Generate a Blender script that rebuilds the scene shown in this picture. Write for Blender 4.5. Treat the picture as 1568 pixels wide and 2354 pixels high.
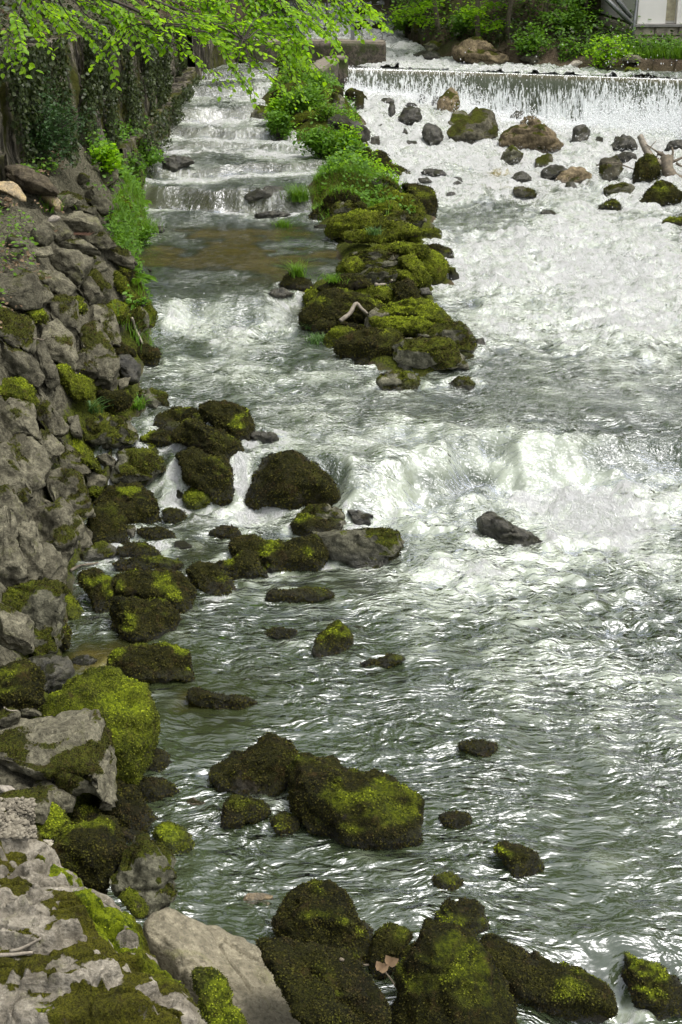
import bpy, math, random
import numpy as np
from mathutils import Vector
R = math.radians
scene = bpy.context.scene
for o in list(bpy.data.objects): bpy.data.objects.remove(o)
# ---------------------------------------------------------------- camera, sky, sun, exposure
PITCH, H, F = R(22.0), 5.5, 3268.0            # F in units of the 1568 x 2353 layout grid
cam = bpy.data.cameras.new('camera'); camo = bpy.data.objects.new('camera', cam)
scene.collection.objects.link(camo); scene.camera = camo
camo.location = (0, 0, H); camo.rotation_euler = (R(90) - PITCH, 0, 0)
cam.sensor_fit = 'VERTICAL'; cam.sensor_height = 36; cam.lens = 50.0; cam.clip_end = 600; cam.clip_start = .1
scene.render.resolution_x, scene.render.resolution_y = 682, 1024
SUN_EL, SUN_AZ = R(68), R(100)                  # azimuth measured from +Y (upstream) towards +X
w = bpy.data.worlds.new('World'); scene.world = w; w.use_nodes = True
nt = w.node_tree; nt.nodes.clear()
sky = nt.nodes.new('ShaderNodeTexSky'); sky.sky_type = 'NISHITA'; sky.sun_disc = False
sky.sun_elevation = SUN_EL; sky.sun_rotation = SUN_AZ
sky.dust_density = 5.0; sky.air_density = 1.0; sky.ozone_density = .6
bg = nt.nodes.new('ShaderNodeBackground'); bg.inputs[1].default_value = .15
wo = nt.nodes.new('ShaderNodeOutputWorld')
hs0 = nt.nodes.new('ShaderNodeHueSaturation'); hs0.inputs['Saturation'].default_value = .28; hs0.inputs['Value'].default_value = 1.15
nt.links.new(sky.outputs[0], hs0.inputs['Color']); nt.links.new(hs0.outputs[0], bg.inputs[0]); nt.links.new(bg.outputs[0], wo.inputs[0])
sun = bpy.data.lights.new('sun', 'SUN'); suno = bpy.data.objects.new('sun', sun); scene.collection.objects.link(suno)
sun.energy = 1.2; sun.angle = R(32); sun.color = (1, .96, .88)
sd = Vector((math.sin(SUN_AZ) * math.cos(SUN_EL), math.cos(SUN_AZ) * math.cos(SUN_EL), math.sin(SUN_EL)))
suno.rotation_euler = sd.to_track_quat('Z', 'Y').to_euler(); suno.location = (10, 10, 30)
scene.view_settings.view_transform = 'Standard'; scene.view_settings.look = 'None'
scene.view_settings.exposure = 0.92; scene.view_settings.gamma = 1
scene.cycles.transparent_max_bounces = 16; scene.cycles.max_bounces = 6
# ---------------------------------------------------------------- helpers
rng = np.random.default_rng(7); random.seed(7)
CP, SP = math.cos(PITCH), math.sin(PITCH)
def ray(u, v):
    a, b = (u - 784) / F, -(v - 1176.5) / F
    return np.array([a, CP + b * SP, -SP + b * CP])      # camera depth 1
def at_depth(u, v, d): return np.array([0, 0, H]) + ray(u, v) * d
def at_z(u, v, z): r = ray(u, v); return at_depth(u, v, (z - H) / r[2])
def at_y(u, v, y): r = ray(u, v); return at_depth(u, v, y / r[1])
def cdepth(p): return p[1] * CP + (H - p[2]) * SP
def project(p):
    d = cdepth(p); up = p[1] * SP + (p[2] - H) * CP
    return 784 + F * p[0] / d, 1176.5 - F * up / d
def sst(a, b, x):
    t = np.clip((np.asarray(x, float) - a) / (b - a), 0, 1); return t * t * (3 - 2 * t)
def hsh(i, j, k, s):
    n = (i.astype(np.int64) * 374761393 + j.astype(np.int64) * 668265263 + k.astype(np.int64) * 2147483647 + s * 974634777) & 0xffffffff
    n = ((n ^ (n >> 13)) * 1274126177) & 0xffffffff
    n = ((n ^ (n >> 15)) * 2246822519) & 0xffffffff
    return (n ^ (n >> 16)) & 0xffffffff
GR = np.array([[1,1,0],[-1,1,0],[1,-1,0],[-1,-1,0],[1,0,1],[-1,0,1],[1,0,-1],[-1,0,-1],[0,1,1],[0,-1,1],[0,1,-1],[0,-1,-1],[1,1,0],[0,-1,1],[-1,1,0],[0,-1,-1]], float)
def gn(p, s=0):
    i = np.floor(p).astype(np.int64); f = p - i; t = f * f * f * (f * (f * 6 - 15) + 10); out = 0
    for dx in (0, 1):
        wx = t[:, 0] if dx else 1 - t[:, 0]
        for dy in (0, 1):
            wy = t[:, 1] if dy else 1 - t[:, 1]
            for dz in (0, 1):
                wz = t[:, 2] if dz else 1 - t[:, 2]
                g = GR[hsh(i[:, 0] + dx, i[:, 1] + dy, i[:, 2] + dz, s) & 15]
                out = out + wx * wy * wz * (g[:, 0] * (f[:, 0] - dx) + g[:, 1] * (f[:, 1] - dy) + g[:, 2] * (f[:, 2] - dz))
    return out
def fbm(p, octv=4, s=0, gain=.5):
    a, o, q = 1., 0, np.array(p, float)
    for k in range(octv):
        o = o + a * gn(q, s + k); a *= gain; q = q * 2.03 + 7.3
    return o
def ridg(p, octv=3, s=0):
    a, o, q = 1., 0, np.array(p, float)
    for k in range(octv):
        o = o + a * (1 - 2 * np.abs(gn(q, s + k)) * 1.4); a *= .5; q = q * 2.1 + 3.1
    return o / 1.75
def n2(x, y, sx, sy=None, octv=4, s=0):
    sy = sy or sx
    return fbm(np.stack([np.ravel(x) * sx, np.ravel(y) * sy, np.full(np.size(x), s * 1.37)], 1), octv, s).reshape(np.shape(x))
C = scene.collection
def link(name, me, mat=None, parent=None, label=None, cat=None, group=None, kind=None, loc=None):
    o = bpy.data.objects.new(name, me); C.objects.link(o)
    if mat is not None and me is not None and not me.materials:
        for m in (mat if isinstance(mat, (list, tuple)) else [mat]): me.materials.append(m)
    if parent is not None: o.parent = parent
    if label: o['label'] = label
    if cat: o['category'] = cat
    if group: o['group'] = group
    if kind: o['kind'] = kind
    if loc is not None: o.location = loc
    return o
def mesh_np(name, v, f, smooth=True, attrs=None):
    me = bpy.data.meshes.new(name); v = np.asarray(v, np.float32); f = np.asarray(f, np.int32)
    me.vertices.add(len(v)); me.vertices.foreach_set('co', v.ravel())
    k = f.shape[1]; me.loops.add(f.size); me.loops.foreach_set('vertex_index', f.ravel())
    me.polygons.add(len(f)); me.polygons.foreach_set('loop_start', np.arange(0, f.size, k, dtype=np.int32))
    me.polygons.foreach_set('loop_total', np.full(len(f), k, np.int32))
    if smooth: me.polygons.foreach_set('use_smooth', np.ones(len(f), bool))
    me.update(calc_edges=True)
    for n, a in (attrs or {}).items():
        at = me.attributes.new(n, 'FLOAT', 'POINT'); at.data.foreach_set('value', np.asarray(a, np.float32))
    me.validate(); return me
def empty(name, loc, **k): return link(name, None, loc=loc, **k)
def grid(xs, ys):
    X, Y = np.meshgrid(xs, ys); nx, ny = len(xs), len(ys)
    i = np.arange(nx * ny).reshape(ny, nx)
    f = np.stack([i[:-1, :-1], i[:-1, 1:], i[1:, 1:], i[1:, :-1]], -1).reshape(-1, 4)
    return X, Y, f
# ---------------------------------------------------------------- material helpers
class NT:
    def __init__(s, name):
        s.m = bpy.data.materials.new(name); s.m.use_nodes = True; s.t = s.m.node_tree; s.t.nodes.clear()
        s.out = s.t.nodes.new('ShaderNodeOutputMaterial')
    def n(s, ty, ins=None, **pr):
        nd = s.t.nodes.new('ShaderNode' + ty)
        for k, v in pr.items(): setattr(nd, k, v)
        for k, v in (ins or {}).items():
            if isinstance(v, bpy.types.NodeSocket): s.t.links.new(v, nd.inputs[k])
            elif v is not None: nd.inputs[k].default_value = v
        return nd
    def noise(s, vec, scale, detail=4, rough=.55, dist=0):
        return s.n('TexNoise', {'Vector': vec, 'Scale': scale, 'Detail': detail, 'Roughness': rough, 'Distortion': dist}).outputs[0]
    def ramp(s, fac, a, b, c0=0., c1=1.):
        return s.n('MapRange', {0: fac, 1: a, 2: b, 3: c0, 4: c1}, interpolation_type='SMOOTHSTEP').outputs[0]
    def math(s, op, a, b=None, clamp=False):
        return s.n('Math', {0: a, 1: b}, operation=op, use_clamp=clamp).outputs[0]
    def mixc(s, fac, a, b, mode='MIX'):
        nd = s.t.nodes.new('ShaderNodeMix'); nd.data_type = 'RGBA'; nd.blend_type = mode
        for i, v in ((0, fac), (6, a), (7, b)):
            if isinstance(v, bpy.types.NodeSocket): s.t.links.new(v, nd.inputs[i])
            else: nd.inputs[i].default_value = v if i == 0 else (*v, 1) if len(v) == 3 else v
        return nd.outputs[2]
    def attr(s, name): return s.n('Attribute', attribute_name=name).outputs['Fac']
    def pos(s, scale=(1, 1, 1), rnd=True):
        g = s.n('NewGeometry').outputs['Position']
        return s.n('Mapping', {'Vector': g, 'Scale': scale}).outputs[0] if scale != (1, 1, 1) else g
    def bump(s, h, strength=.5, dist=.02, nrm=None):
        return s.n('Bump', {'Height': h, 'Strength': strength, 'Distance': dist, 'Normal': nrm}).outputs[0]
    def surf(s, sh): s.t.links.new(sh, s.out.inputs[0]); return s.m
def simple(name, col, rough=.8, var=.3, scale=8, bump=.3, metal=0):
    m = NT(name); p = m.pos(); a = m.noise(p, scale, 6)
    c = m.mixc(m.ramp(a, .3, .7), tuple(x * (1 - var) for x in col), tuple(min(1, x * (1 + var)) for x in col))
    b = m.n('BsdfPrincipled', {'Base Color': c, 'Roughness': rough, 'Metallic': metal, 'Normal': m.bump(m.noise(p, scale * 5, 5), bump, .01)})
    return m.surf(b.outputs[0])
def leafmat(name, c1, c2, trans=.45, rough=.55):
    m = NT(name); g = m.n('NewGeometry'); r = g.outputs['Random Per Island']
    c = m.mixc(r, c1, c2); c2n = m.mixc(.5, c, (c1[0] * 1.6, c1[1] * 1.6, c1[2] * .6), 'MIX')
    d = m.n('BsdfPrincipled', {'Base Color': c, 'Roughness': rough, 'Specular IOR Level': .3})
    t = m.n('BsdfTranslucent', {'Color': c2n})
    return m.surf(m.n('MixShader', {0: trans, 1: d.outputs[0], 2: t.outputs[0]}).outputs[0])
def rockmat(name, base, dark, moss1, moss2, mscale=1.):
    """limestone with pits, dirt, a moss cover given by the 'moss' mask and a wet foot given by 'wet'"""
    m = NT(name); p = m.pos(); rnd = m.n('ObjectInfo').outputs['Random']
    big = m.noise(p, 2.2, 5, .6); mid = m.noise(p, 9, 8, .65); fine = m.noise(p, 45, 6, .7)
    vor = m.n('TexVoronoi', {'Vector': m.n('Mapping', {'Vector': p, 'Scale': (1, 1, 1.6)}).outputs[0], 'Scale': 16}, feature='F1').outputs[0]
    st = m.ramp(mid, .35, .68)
    c = m.mixc(st, dark, base)
    c = m.mixc(m.math('MULTIPLY', m.ramp(big, .5, .75), .55), c, tuple(x * 1.28 for x in base))
    c = m.mixc(m.math('MULTIPLY', m.ramp(fine, .52, .36), .55), c, tuple(x * .45 for x in dark))
    c = m.mixc(m.math('MULTIPLY', m.ramp(fine, .6, .7), .5), c, tuple(min(.8, x * 1.7) for x in base))
    c = m.mixc(m.math('MULTIPLY', m.ramp(m.noise(p, 5, 6, .7, .6), .55, .7), .45), c, (base[0] * .7, base[1] * .78, base[2] * .42))  # algae film
    c = m.mixc(m.math('MULTIPLY', m.ramp(m.noise(p, 19, 7, .8, .4), .50, .36), .55), c, tuple(x * .5 for x in dark)); c = m.mixc(m.math('MULTIPLY', m.ramp(m.noise(p, 27, 6, .8), .56, .66), .45), c, tuple(min(.8, x * 1.55) for x in base)); tint = m.n('HueSaturation', {'Color': c, 'Value': m.ramp(rnd, 0, 1, .74, 1.22)}).outputs[0]
    mo = m.attr('moss'); mf = m.math('ADD', mo, m.math('MULTIPLY', m.math('SUBTRACT', mid, .5), 1.3))
    mf = m.math('ADD', mf, m.math('MULTIPLY', m.math('SUBTRACT', fine, .5), 1.3))
    mf = m.ramp(mf, .40, .60)
    tuft = m.noise(m.n('Mapping', {'Vector': p, 'Scale': (1, 1, .6)}).outputs[0], 38, 7, .75)
    tuft2 = m.noise(p, 110, 4, .7)
    mc = m.mixc(m.ramp(m.math('ADD', m.math('MULTIPLY', tuft, .6), m.math('MULTIPLY', m.noise(p, 3.2, 4), .4)), .36, .62), moss2, moss1)
    mc = m.mixc(m.math('MULTIPLY', m.ramp(tuft2, .55, .38), .85), mc, tuple(x * .25 for x in moss2))
    brown = m.ramp(m.noise(p, 6.5, 6, .7, .4), .55, .66)
    mc = m.mixc(m.math('MULTIPLY', brown, .75), mc, (.050, .034, .011)); mc = m.mixc(m.math('MULTIPLY', m.ramp(m.noise(p, 4.2, 7, .75, .5), .52, .64), .65), mc, (.014, .013, .005))
    gl = m.ramp(m.n('Attribute', attribute_name='lush_toplit').outputs['Fac'], .0, 1.)
    mc = m.mixc(gl, mc, m.mixc(m.ramp(tuft, .38, .6), (.04, .06, .004), (.20, .25, .008)))  # patchy bright moss, with light from above mixed into the colour of the tops
    col = m.mixc(mf, tint, mc)
    wet = m.attr('wet'); col = m.mixc(m.math('MULTIPLY', wet, .75), col, m.mixc(1, col, (.28, .27, .25), 'MULTIPLY'))
    rough = m.ramp(wet, 0, 1, .88, .3)
    hgt = m.math('ADD', m.math('MULTIPLY', m.math('ADD', mid, m.math('MULTIPLY', fine, .35)), m.math('SUBTRACT', 1, mf)),
                 m.math('MULTIPLY', m.math('ADD', m.math('MULTIPLY', tuft, .9), m.math('MULTIPLY', tuft2, .5)), mf))
    hgt = m.math('ADD', hgt, m.math('MULTIPLY', m.ramp(vor, 0, .35), .12))
    b = m.n('BsdfPrincipled', {'Base Color': col, 'Roughness': rough, 'Specular IOR Level': m.math('ADD', m.math('MULTIPLY', wet, .35), .12), 'Normal': m.bump(hgt, .9, .05)})
    return m.surf(b.outputs[0])
GREY = (.165, .155, .108); GDK = (.055, .051, .035)
MAT = {}
MAT['g'] = rockmat('limestone', GREY, GDK, (.085, .095, .010), (.030, .034, .006))
MAT['h'] = rockmat('limestone_with_moss', (.17, .165, .115), (.055, .054, .036), (.085, .098, .008), (.026, .032, .005))
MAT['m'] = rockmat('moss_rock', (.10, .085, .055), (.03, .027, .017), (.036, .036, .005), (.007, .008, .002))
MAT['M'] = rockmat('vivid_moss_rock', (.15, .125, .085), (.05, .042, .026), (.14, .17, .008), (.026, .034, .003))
MAT['k'] = rockmat('wet_dark_rock', (.12, .115, .085), (.022, .022, .015), (.05, .055, .008), (.02, .02, .005))
MAT['t'] = rockmat('tan_rock', (.22, .175, .105), (.08, .062, .038), (.085, .09, .010), (.03, .035, .005))
MAT['y'] = rockmat('freshly_split_limestone', (.42, .32, .18), (.20, .17, .12), (.085, .09, .010), (.03, .035, .005))
MAT['w'] = rockmat('pale_stone', (.46, .42, .35), (.27, .24, .2), (.085, .09, .010), (.03, .035, .005))
MAT['s'] = rockmat('smooth_slab_stone', (.26, .235, .165), (.15, .135, .095), (.085, .098, .008), (.03, .035, .005))
MAT['b'] = rockmat('brown_weathered_stone', (.105, .088, .058), (.05, .042, .03), (.07, .07, .010), (.03, .03, .005))
# ---------------------------------------------------------------- water levels and terrain
def poly(pts): a = np.array(sorted(pts)); return lambda q: np.interp(q, a[:, 0], a[:, 1])
LIPX = [(-.6, 44.9), (.15, 44.6), (9.8, 40.3), (18, 37.2), (30, 33)]
lip = poly(LIPX)
CHS = [(20.0, .4, .7, .5), (28.0, .74, 1.0, .35), (30.0, 1.0, 1.12, .3), (32.3, 1.12, 1.2, .25), (34.2, 1.2, 1.36, .3), (36.5, 1.36, 1.62, .35), (38.9, 1.62, 1.8, .35), (42.6, 1.8, 1.98, .35)]
def chan(x, y):
    z = np.full(np.shape(y), .4)
    wob = .35 * n2(x, y * 0, .7, .1, 2, 5)
    prev = .4
    for (yc, a, b, wd) in CHS:
        yy = y + wob + (.5 * np.sin(x * .9 + yc) if yc > 25 else -.28 * (x + 1.5))
        w_ = wd * (.45 if yc > 25 else .8); z = z + (b - prev) * (sst(yc - w_, yc + w_, yy) - .35 * np.exp(-((yy - yc + w_ * 1.8) / .3) ** 2) * (yc > 25)); prev = b
    return z
def mainlev(x, y):
    led = np.interp(x, [-1.5, .2, .9, 1.6, 4, 9], [14.0, 13.7, 14.0, 14.5, 14.6, 15.0]) + .55 * n2(x, y * 0, .75, .1, 3, 9)
    z = -.04 + .0 * y + .42 * sst(led - .30, led + .42, y)
    z = z + .10 * sst(16, 29, y)
    foot = 1.28 + (.62 - 1.28) * sst(0, 6.5, x)
    z = z + (foot - .48) * sst(30, 41.5, y)
    z = z - .28 * sst(6.95, 6.55, y) * sst(1.0, 1.6, x)
    return z
def uplev(x, y): return 1.9 + .0 * x + .028 * np.clip(y - 46, 0, 12) + .06 * np.clip(y - 57, 0, 40)
# island edges
ISL = [(845, 900, 1040, .42), (830, 830, 1068, .42), (780, 750, 1090, .45), (730, 705, 1035, .5), (680, 702, 990, .55), (620, 790, 1035, .6), (560, 765, 1005, .65), (500, 725, 990, .7), (450, 718, 995, .75),
       (400, 745, 930, .8), (350, 690, 845, .95), (300, 605, 845, 1.1), (250, 612, 825, 1.3), (200, 640, 785, 1.55), (165, 620, 790, 1.8)]
il, ir = [], []
for v, a, b, z in ISL:
    p, q = at_z(a, v, z), at_z(b, v, z); il.append((p[1], p[0])); ir.append((q[1], q[0]))
il, ir = np.array(il), np.array(ir)
def island(x, y):
    a = np.interp(y, il[:, 0], il[:, 1]); b = np.interp(y, ir[:, 0], ir[:, 1])
    d = np.minimum(x - a, b - x)
    d = np.where(y < il[0, 0], d - (il[0, 0] - y) * 2, d)
    d = np.where(y > 43.6, -2, d); return d
# left waterline (layout points on their water level)
WL = [(415, 221, 1.75), (362, 328, 1.2), (338, 440, .95), (348, 520, .72), (328, 600, .7), (345, 680, .7), (360, 740, .4), (362, 820, .4), (335, 880, .4), (360, 930, .4), (300, 1000, .3), (290, 1090, .1), (250, 1180, 0), (215, 1260, 0), (180, 1370, 0),
      (180, 1480, 0), (150, 1560, 0), (230, 1680, 0), (290, 1760, 0), (300, 1850, 0), (300, 1950, 0), (300, 2060, 0), (360, 2120, 0), (640, 2260, 0), (820, 2353, -.1)]
wl = sorted([(at_z(u, v, z)[1], at_z(u, v, z)[0]) for u, v, z in WL]); wl = np.array([(3.5, .9), (5.6, .5)] + [w_ for w_ in wl if w_[0] > 5.9])
def leftx(y):
    b = np.interp(y, wl[:, 0], wl[:, 1]); b = np.where(y > 39.5, np.interp(y, [39.5, 41.5, 42, 46.5, 60, 75], [-4.5, -4.5, -4.3, -3.1, -2.6, -3]), b); return b
def rightd(x, y):                               # > 0 inside the far right bank
    yb = np.interp(x, [1.5, 2.1, 2.4, 3.0, 5.2, 10, 16, 30], [75, 60, 54, 47.8, 45.0, 43.2, 42.2, 40])
    return (y - yb)
def water(x, y):
    isl = np.interp(y, il[:, 0], (il[:, 1] + ir[:, 1]) / 2)
    t = sst(.5, -.5, x - isl) * sst(15.5, 17.5, y)
    z = mainlev(x, y) * (1 - t) + chan(x, y) * t
    up = (y > lip(x)) & (x > -.6) | (y > 45.2)
    return np.where(up, uplev(x, y), z)
def ground(x, y):
    x = np.asarray(x, float); y = np.asarray(y, float)
    wz = water(x, y)
    nz = n2(x, y, .9, None, 5, 21); nf = n2(x, y, 4, None, 3, 23)
    z = wz - .30 + .12 * nz
    z = np.where(y > 60, z + .5 * sst(60, 75, y) + .8 * n2(x, y, .3, None, 3, 31), z)
    # island
    d = island(x, y); z = z + (.62 + .15 * nz) * sst(-.5, .55, d) + .25 * sst(.3, 1.2, d) * sst(27, 33, y)
    # left bank
    dl = leftx(y) - x
    toe = np.interp(y, [6, 9, 13, 16, 20, 26, 34], [.25, .3, .3, .2, .15, .15, .1])
    tw = np.interp(y, [6, 7.5, 9, 11, 13, 15, 17, 20, 30], [.2, .3, .35, .2, .35, .4, .1, .05, .05])
    top = np.interp(y, [4, 6, 8, 11, 13, 16, 19, 24, 28, 33, 38], [1.0, .8, .75, 1.5, 1.9, 2.15, 2.55, 2.35, 2.05, 1.5, 1.5])
    sl = np.interp(y, [6, 9, 12, 16, 22, 30], [.9, 1.0, 1.5, 1.35, 1.3, 1.3])
    rise = .36 + toe * sst(0, tw + .05, dl) + np.clip((dl - tw) * sl, 0, None)
    bank = np.minimum(wz - .3 + rise, top + .10 * np.clip(dl - 1.5, 0, 6) + .06 * nz) + .10 * nz + .05 * nf
    z = np.where(dl > 0, np.maximum(z, bank * sst(0, .15, dl) + z * (1 - sst(0, .15, dl))), z)
    # hillside over the old wall
    hx = -4.62 + np.interp(y, [39, 41.5, 42, 46.5], [0, 0, .3, 1.3]); dh = hx - .25 - x
    hill = 3.4 + 1.15 * np.clip(dh, 0, 16) + .35 * nz
    front = sst(14, 21, y)
    z = np.where((dh > 0) & (y > 10), z * (1 - front) + np.maximum(z, hill) * front, z)
    # far right bank
    dr = rightd(x, y); rb = 1.7 + .45 * sst(0, .8, dr) + .22 * np.clip(dr, 0, 3) + 1.0 * np.clip(dr - 2.6 + .0 * x, 0, 30) + .25 * nz
    flat = sst(6.8, 7.8, x) * sst(12, 9, dr)
    rb = rb * (1 - flat) + (2.2 + .05 * nz) * flat
    z = np.where(dr > 0, np.maximum(z, rb), z)
    # valley head and right slope, out of frame but reflected by the river
    z = z + .85 * np.clip(y - 78, 0, 60) + np.clip(n2(x, y, .12, None, 4, 41), -.3, 1) * 6 * sst(78, 90, y)
    z = z + 1.0 * np.clip(x - 17, 0, 30) * sst(8, 14, y)
    return z
def G1(x, y): return float(ground(np.array([x]), np.array([y]))[0])
def W1(x, y): return float(water(np.array([x]), np.array([y]))[0])
def hit(u, v, wat=True):
    """first point of the ground or water on the line of sight"""
    d = np.linspace(5, 95, 3000); r = ray(u, v); P = np.array([0, 0, H])[None] + r[None] * d[:, None]
    g = ground(P[:, 0], P[:, 1])
    if wat: g = np.maximum(g, water(P[:, 0], P[:, 1]))
    k = np.argmax(P[:, 2] <= g)
    return P[k] if P[k, 2] <= g[k] else P[-1]
ys = [3.0]
while ys[-1] < 75: ys.append(ys[-1] + max(.035, .0045 * ys[-1]))
ys = np.array(ys + list(np.linspace(76, 150, 60)))
xs = np.concatenate([np.linspace(-60, -12, 50), np.linspace(-11.7, -6, 30), np.arange(-5.95, 3, .06), np.arange(3.05, 14, .15), np.linspace(14.3, 60, 60)])
X, Y, f = grid(xs, ys); Z = ground(X, Y)
m = NT('earth_and_litter'); p = m.pos()
n1 = m.noise(p, 3, 7, .65); n3 = m.noise(p, 26, 7, .75); n4 = m.noise(p, 70, 4, .7)
z = m.n('SeparateXYZ', {0: p}).outputs
c = m.mixc(m.ramp(n1, .35, .65), (.05, .038, .024), (.105, .085, .058))
c = m.mixc(m.ramp(n3, .5, .62), c, (.13, .10, .068)); c = m.mixc(m.ramp(n3, .44, .36), c, (.018, .014, .009))
c = m.mixc(m.math('MULTIPLY', m.ramp(m.noise(p, 1.3, 5), .5, .6), .6), c, (.035, .05, .010))
hs = m.ramp(z[1], 62, 74); c = m.mixc(hs, c, m.mixc(m.ramp(m.noise(p, .8, 8, .8), .4, .62), (.008, .014, .004), (.04, .065, .014)))
cr = m.ramp(m.math('ADD', m.attr('crag'), m.math('MULTIPLY', m.math('SUBTRACT', n1, .5), 1.0)), .35, .6)
c = m.mixc(cr, c, m.mixc(m.ramp(n3, .38, .62), (.035, .033, .022), (.13, .122, .085)))
gr = m.ramp(m.math('ADD', m.attr('green'), m.math('MULTIPLY', m.math('SUBTRACT', n3, .5), 1.2)), .4, .6)
c = m.mixc(gr, c, m.mixc(m.ramp(m.noise(p, 40, 6, .75), .38, .6), (.015, .018, .004), (.075, .090, .010)))
bed = m.attr('bed'); bc = m.mixc(m.ramp(m.n('TexVoronoi', {'Vector': p, 'Scale': 5.5}).outputs[0], .1, .5), (.10, .082, .035), (.04, .034, .014))
c = m.mixc(bed, c, bc)
MAT['earth'] = m.surf(m.n('BsdfPrincipled', {'Base Color': c, 'Roughness': .95, 'Specular IOR Level': .1, 'Normal': m.bump(m.math('ADD', n3, n1), .8, .06)}).outputs[0])
dl_ = leftx(Y) - X; wz_ = water(X, Y)
crag = sst(-.1, .3, dl_) * sst(6.0, 4.5, dl_) * (Y < 36); g3 = np.stack([X.ravel(), Y.ravel(), Z.ravel()], 1)
Z = Z - .5 * sst(-1.7, -1.2, X) * (Y < 7.8)
Z = Z - .22 * crag * (Z > wz_ + .1) - .20 * sst(-.1, .5, island(X, Y)) * (Y < 31)
Z = Z + crag * (.13 * ridg(g3 * np.array([1.7, 1.7, 1.7]), 4, 91) + .05 * fbm(g3 * 6, 3, 92)).reshape(X.shape) * (Z > wz_ - .1)
green = np.clip(sst(-.2, .2, island(X, Y)), 0, 1); green = np.maximum(green, sst(.7, .2, Z - wz_) * crag * .9)
bedm = sst(.02, -.08, Z - water(X, Y))
me = mesh_np('ground', np.stack([X, Y, Z], -1).reshape(-1, 3), f, True, {'bed': bedm.ravel(), 'crag': crag.ravel(), 'green': green.ravel()})
link('ground', me, MAT['earth'], kind='structure')
# ---------------------------------------------------------------- river surface
FOAM = [  # layout u, v, ru, rv, strength : where the water runs white
    (1150, 330, 330, 75, 1.2), (1420, 380, 230, 80, 1.1), (980, 300, 140, 70, 1.1), (1000, 420, 120, 40, .7), (1300, 600, 300, 60, .85), (1470, 590, 200, 55, 1.0), (1150, 560, 160, 35, .55), (1400, 680, 260, 70, .72), (1350, 480, 260, 40, .45),
    (1120, 640, 130, 45, .7), (1250, 760, 330, 60, .38), (1500, 780, 200, 90, .35), (900, 250, 90, 60, 1.1),
    (1300, 1165, 280, 32, .80), (1500, 1165, 150, 45, .65), (1000, 1205, 100, 45, .60), (1420, 1270, 260, 60, .50), (1130, 1290, 190, 60, .32), (1370, 1200, 120, 45, .40), (1000, 1320, 160, 50, .38), (1400, 1390, 260, 60, .34), (1250, 1480, 250, 70, .16), (1480, 1520, 150, 120, .2),
    (520, 765, 130, 26, .60), (430, 740, 60, 20, .55), (500, 830, 190, 60, .20), (640, 740, 60, 20, .4), (400, 705, 40, 16, .5), (700, 900, 250, 70, .17), (620, 850, 200, 60, .15),
    (560, 1165, 70, 25, .55), (620, 1190, 70, 25, .35), (880, 1130, 70, 35, .45), (1150, 1070, 260, 30, .3), (900, 1000, 250, 60, .2), (1300, 1020, 200, 60, .25),
    (480, 345, 160, 90, .16), (520, 240, 130, 70, .26),
    (900, 100, 110, 22, 1.0), (1000, 135, 130, 14, .9), (1200, 158, 150, 8, .6), (870, 130, 60, 20, .8), (750, 60, 90, 60, .9), (830, 15, 60, 20, 1.0), (1450, 172, 120, 5, .5),
    (1440, 2330, 90, 25, .9), (1420, 2270, 40, 60, .4)]
SHAL = [(520, 590, 260, 55, 1.0), (600, 560, 200, 40, .7), (520, 1480, 130, 130, .38), (230, 1480, 90, 90, .7), (600, 1420, 160, 60, .2), (450, 1250, 90, 90, .4), (440, 1640, 160, 90, .28), (480, 1900, 100, 120, .2), (700, 690, 90, 25, .4), (1180, 420, 90, 25, .7),
        (450, 2080, 120, 60, .5), (1000, 2180, 300, 60, .25), (820, 1340, 60, 30, .5), (560, 350, 200, 16, .35), (1200, 385, 70, 20, .9)]
def blobs(L, x, y):
    o = np.zeros(np.shape(x))
    for u, v, ru, rv, s_ in L:
        c0 = hit(u, v); zz = W1(c0[0], c0[1]); a = at_z(u, v - rv, zz); b = at_z(u, v + rv, zz); c1 = at_z(u, v, zz)
        rx = ru * cdepth(c1) / F; cy = (a[1] + b[1]) / 2; ry = abs(a[1] - b[1]) / 2
        q = ((x - c1[0]) / rx) ** 2 + ((y - cy) / ry) ** 2
        o = o + s_ * np.exp(-q * .9)
    return o
ys = [4.5]
while ys[-1] < 47: ys.append(ys[-1] + max(.026, .0030 * ys[-1]))
ys = np.array(ys + list(np.arange(ys[-1] + .2, 78, .3)))
xs = np.concatenate([np.arange(-5.6, 10, .035), np.arange(10.05, 24, .12)])
X, Y, f = grid(xs, ys)
L0 = water(X, Y); fo = blobs(FOAM, X, Y); sh = blobs(SHAL, X, Y)
dr_ = sst(.1, .8, np.abs(np.gradient(L0, ys, axis=0)) * 2.2)     # steep water
big = n2(X, Y, .9, .75, 3, 51); med = n2(X, Y, 2.6, 3.4, 3, 52); sm = n2(X, Y, 8, 11, 3, 53)
fc = np.clip(fo, 0, 1)
calm = np.clip(sh * (1 + 1.6 * n2(X, Y, .9, .9, 4, 56)), 0, 1)
Z = L0 + big * (.035 + .10 * fc) * (1 - .6 * calm) + med * (.022 + .085 * fc) * (1 - .5 * calm) + sm * (.010 + .045 * fc)
farr = np.clip((Y - 24) / 14, 0, 1) * (fc > .3) * .55
Z = Z + farr * .10 * ridg(np.stack([X.ravel() * 1.6, Y.ravel() * 1.6, X.ravel() * 0], 1), 3, 60).reshape(X.shape) * fc
Z = Z + .09 * np.exp(-((Y - (np.interp(X, [.9, 1.6, 4, 9], [13.5, 14.0, 14.05, 14.4]))) / .28) ** 2) * sst(.4, 1.2, X) * (1 + 1.2 * n2(X, Y, 2, 2, 3, 61))
upm = (Y > lip(X)) & (X > -.6)
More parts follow.
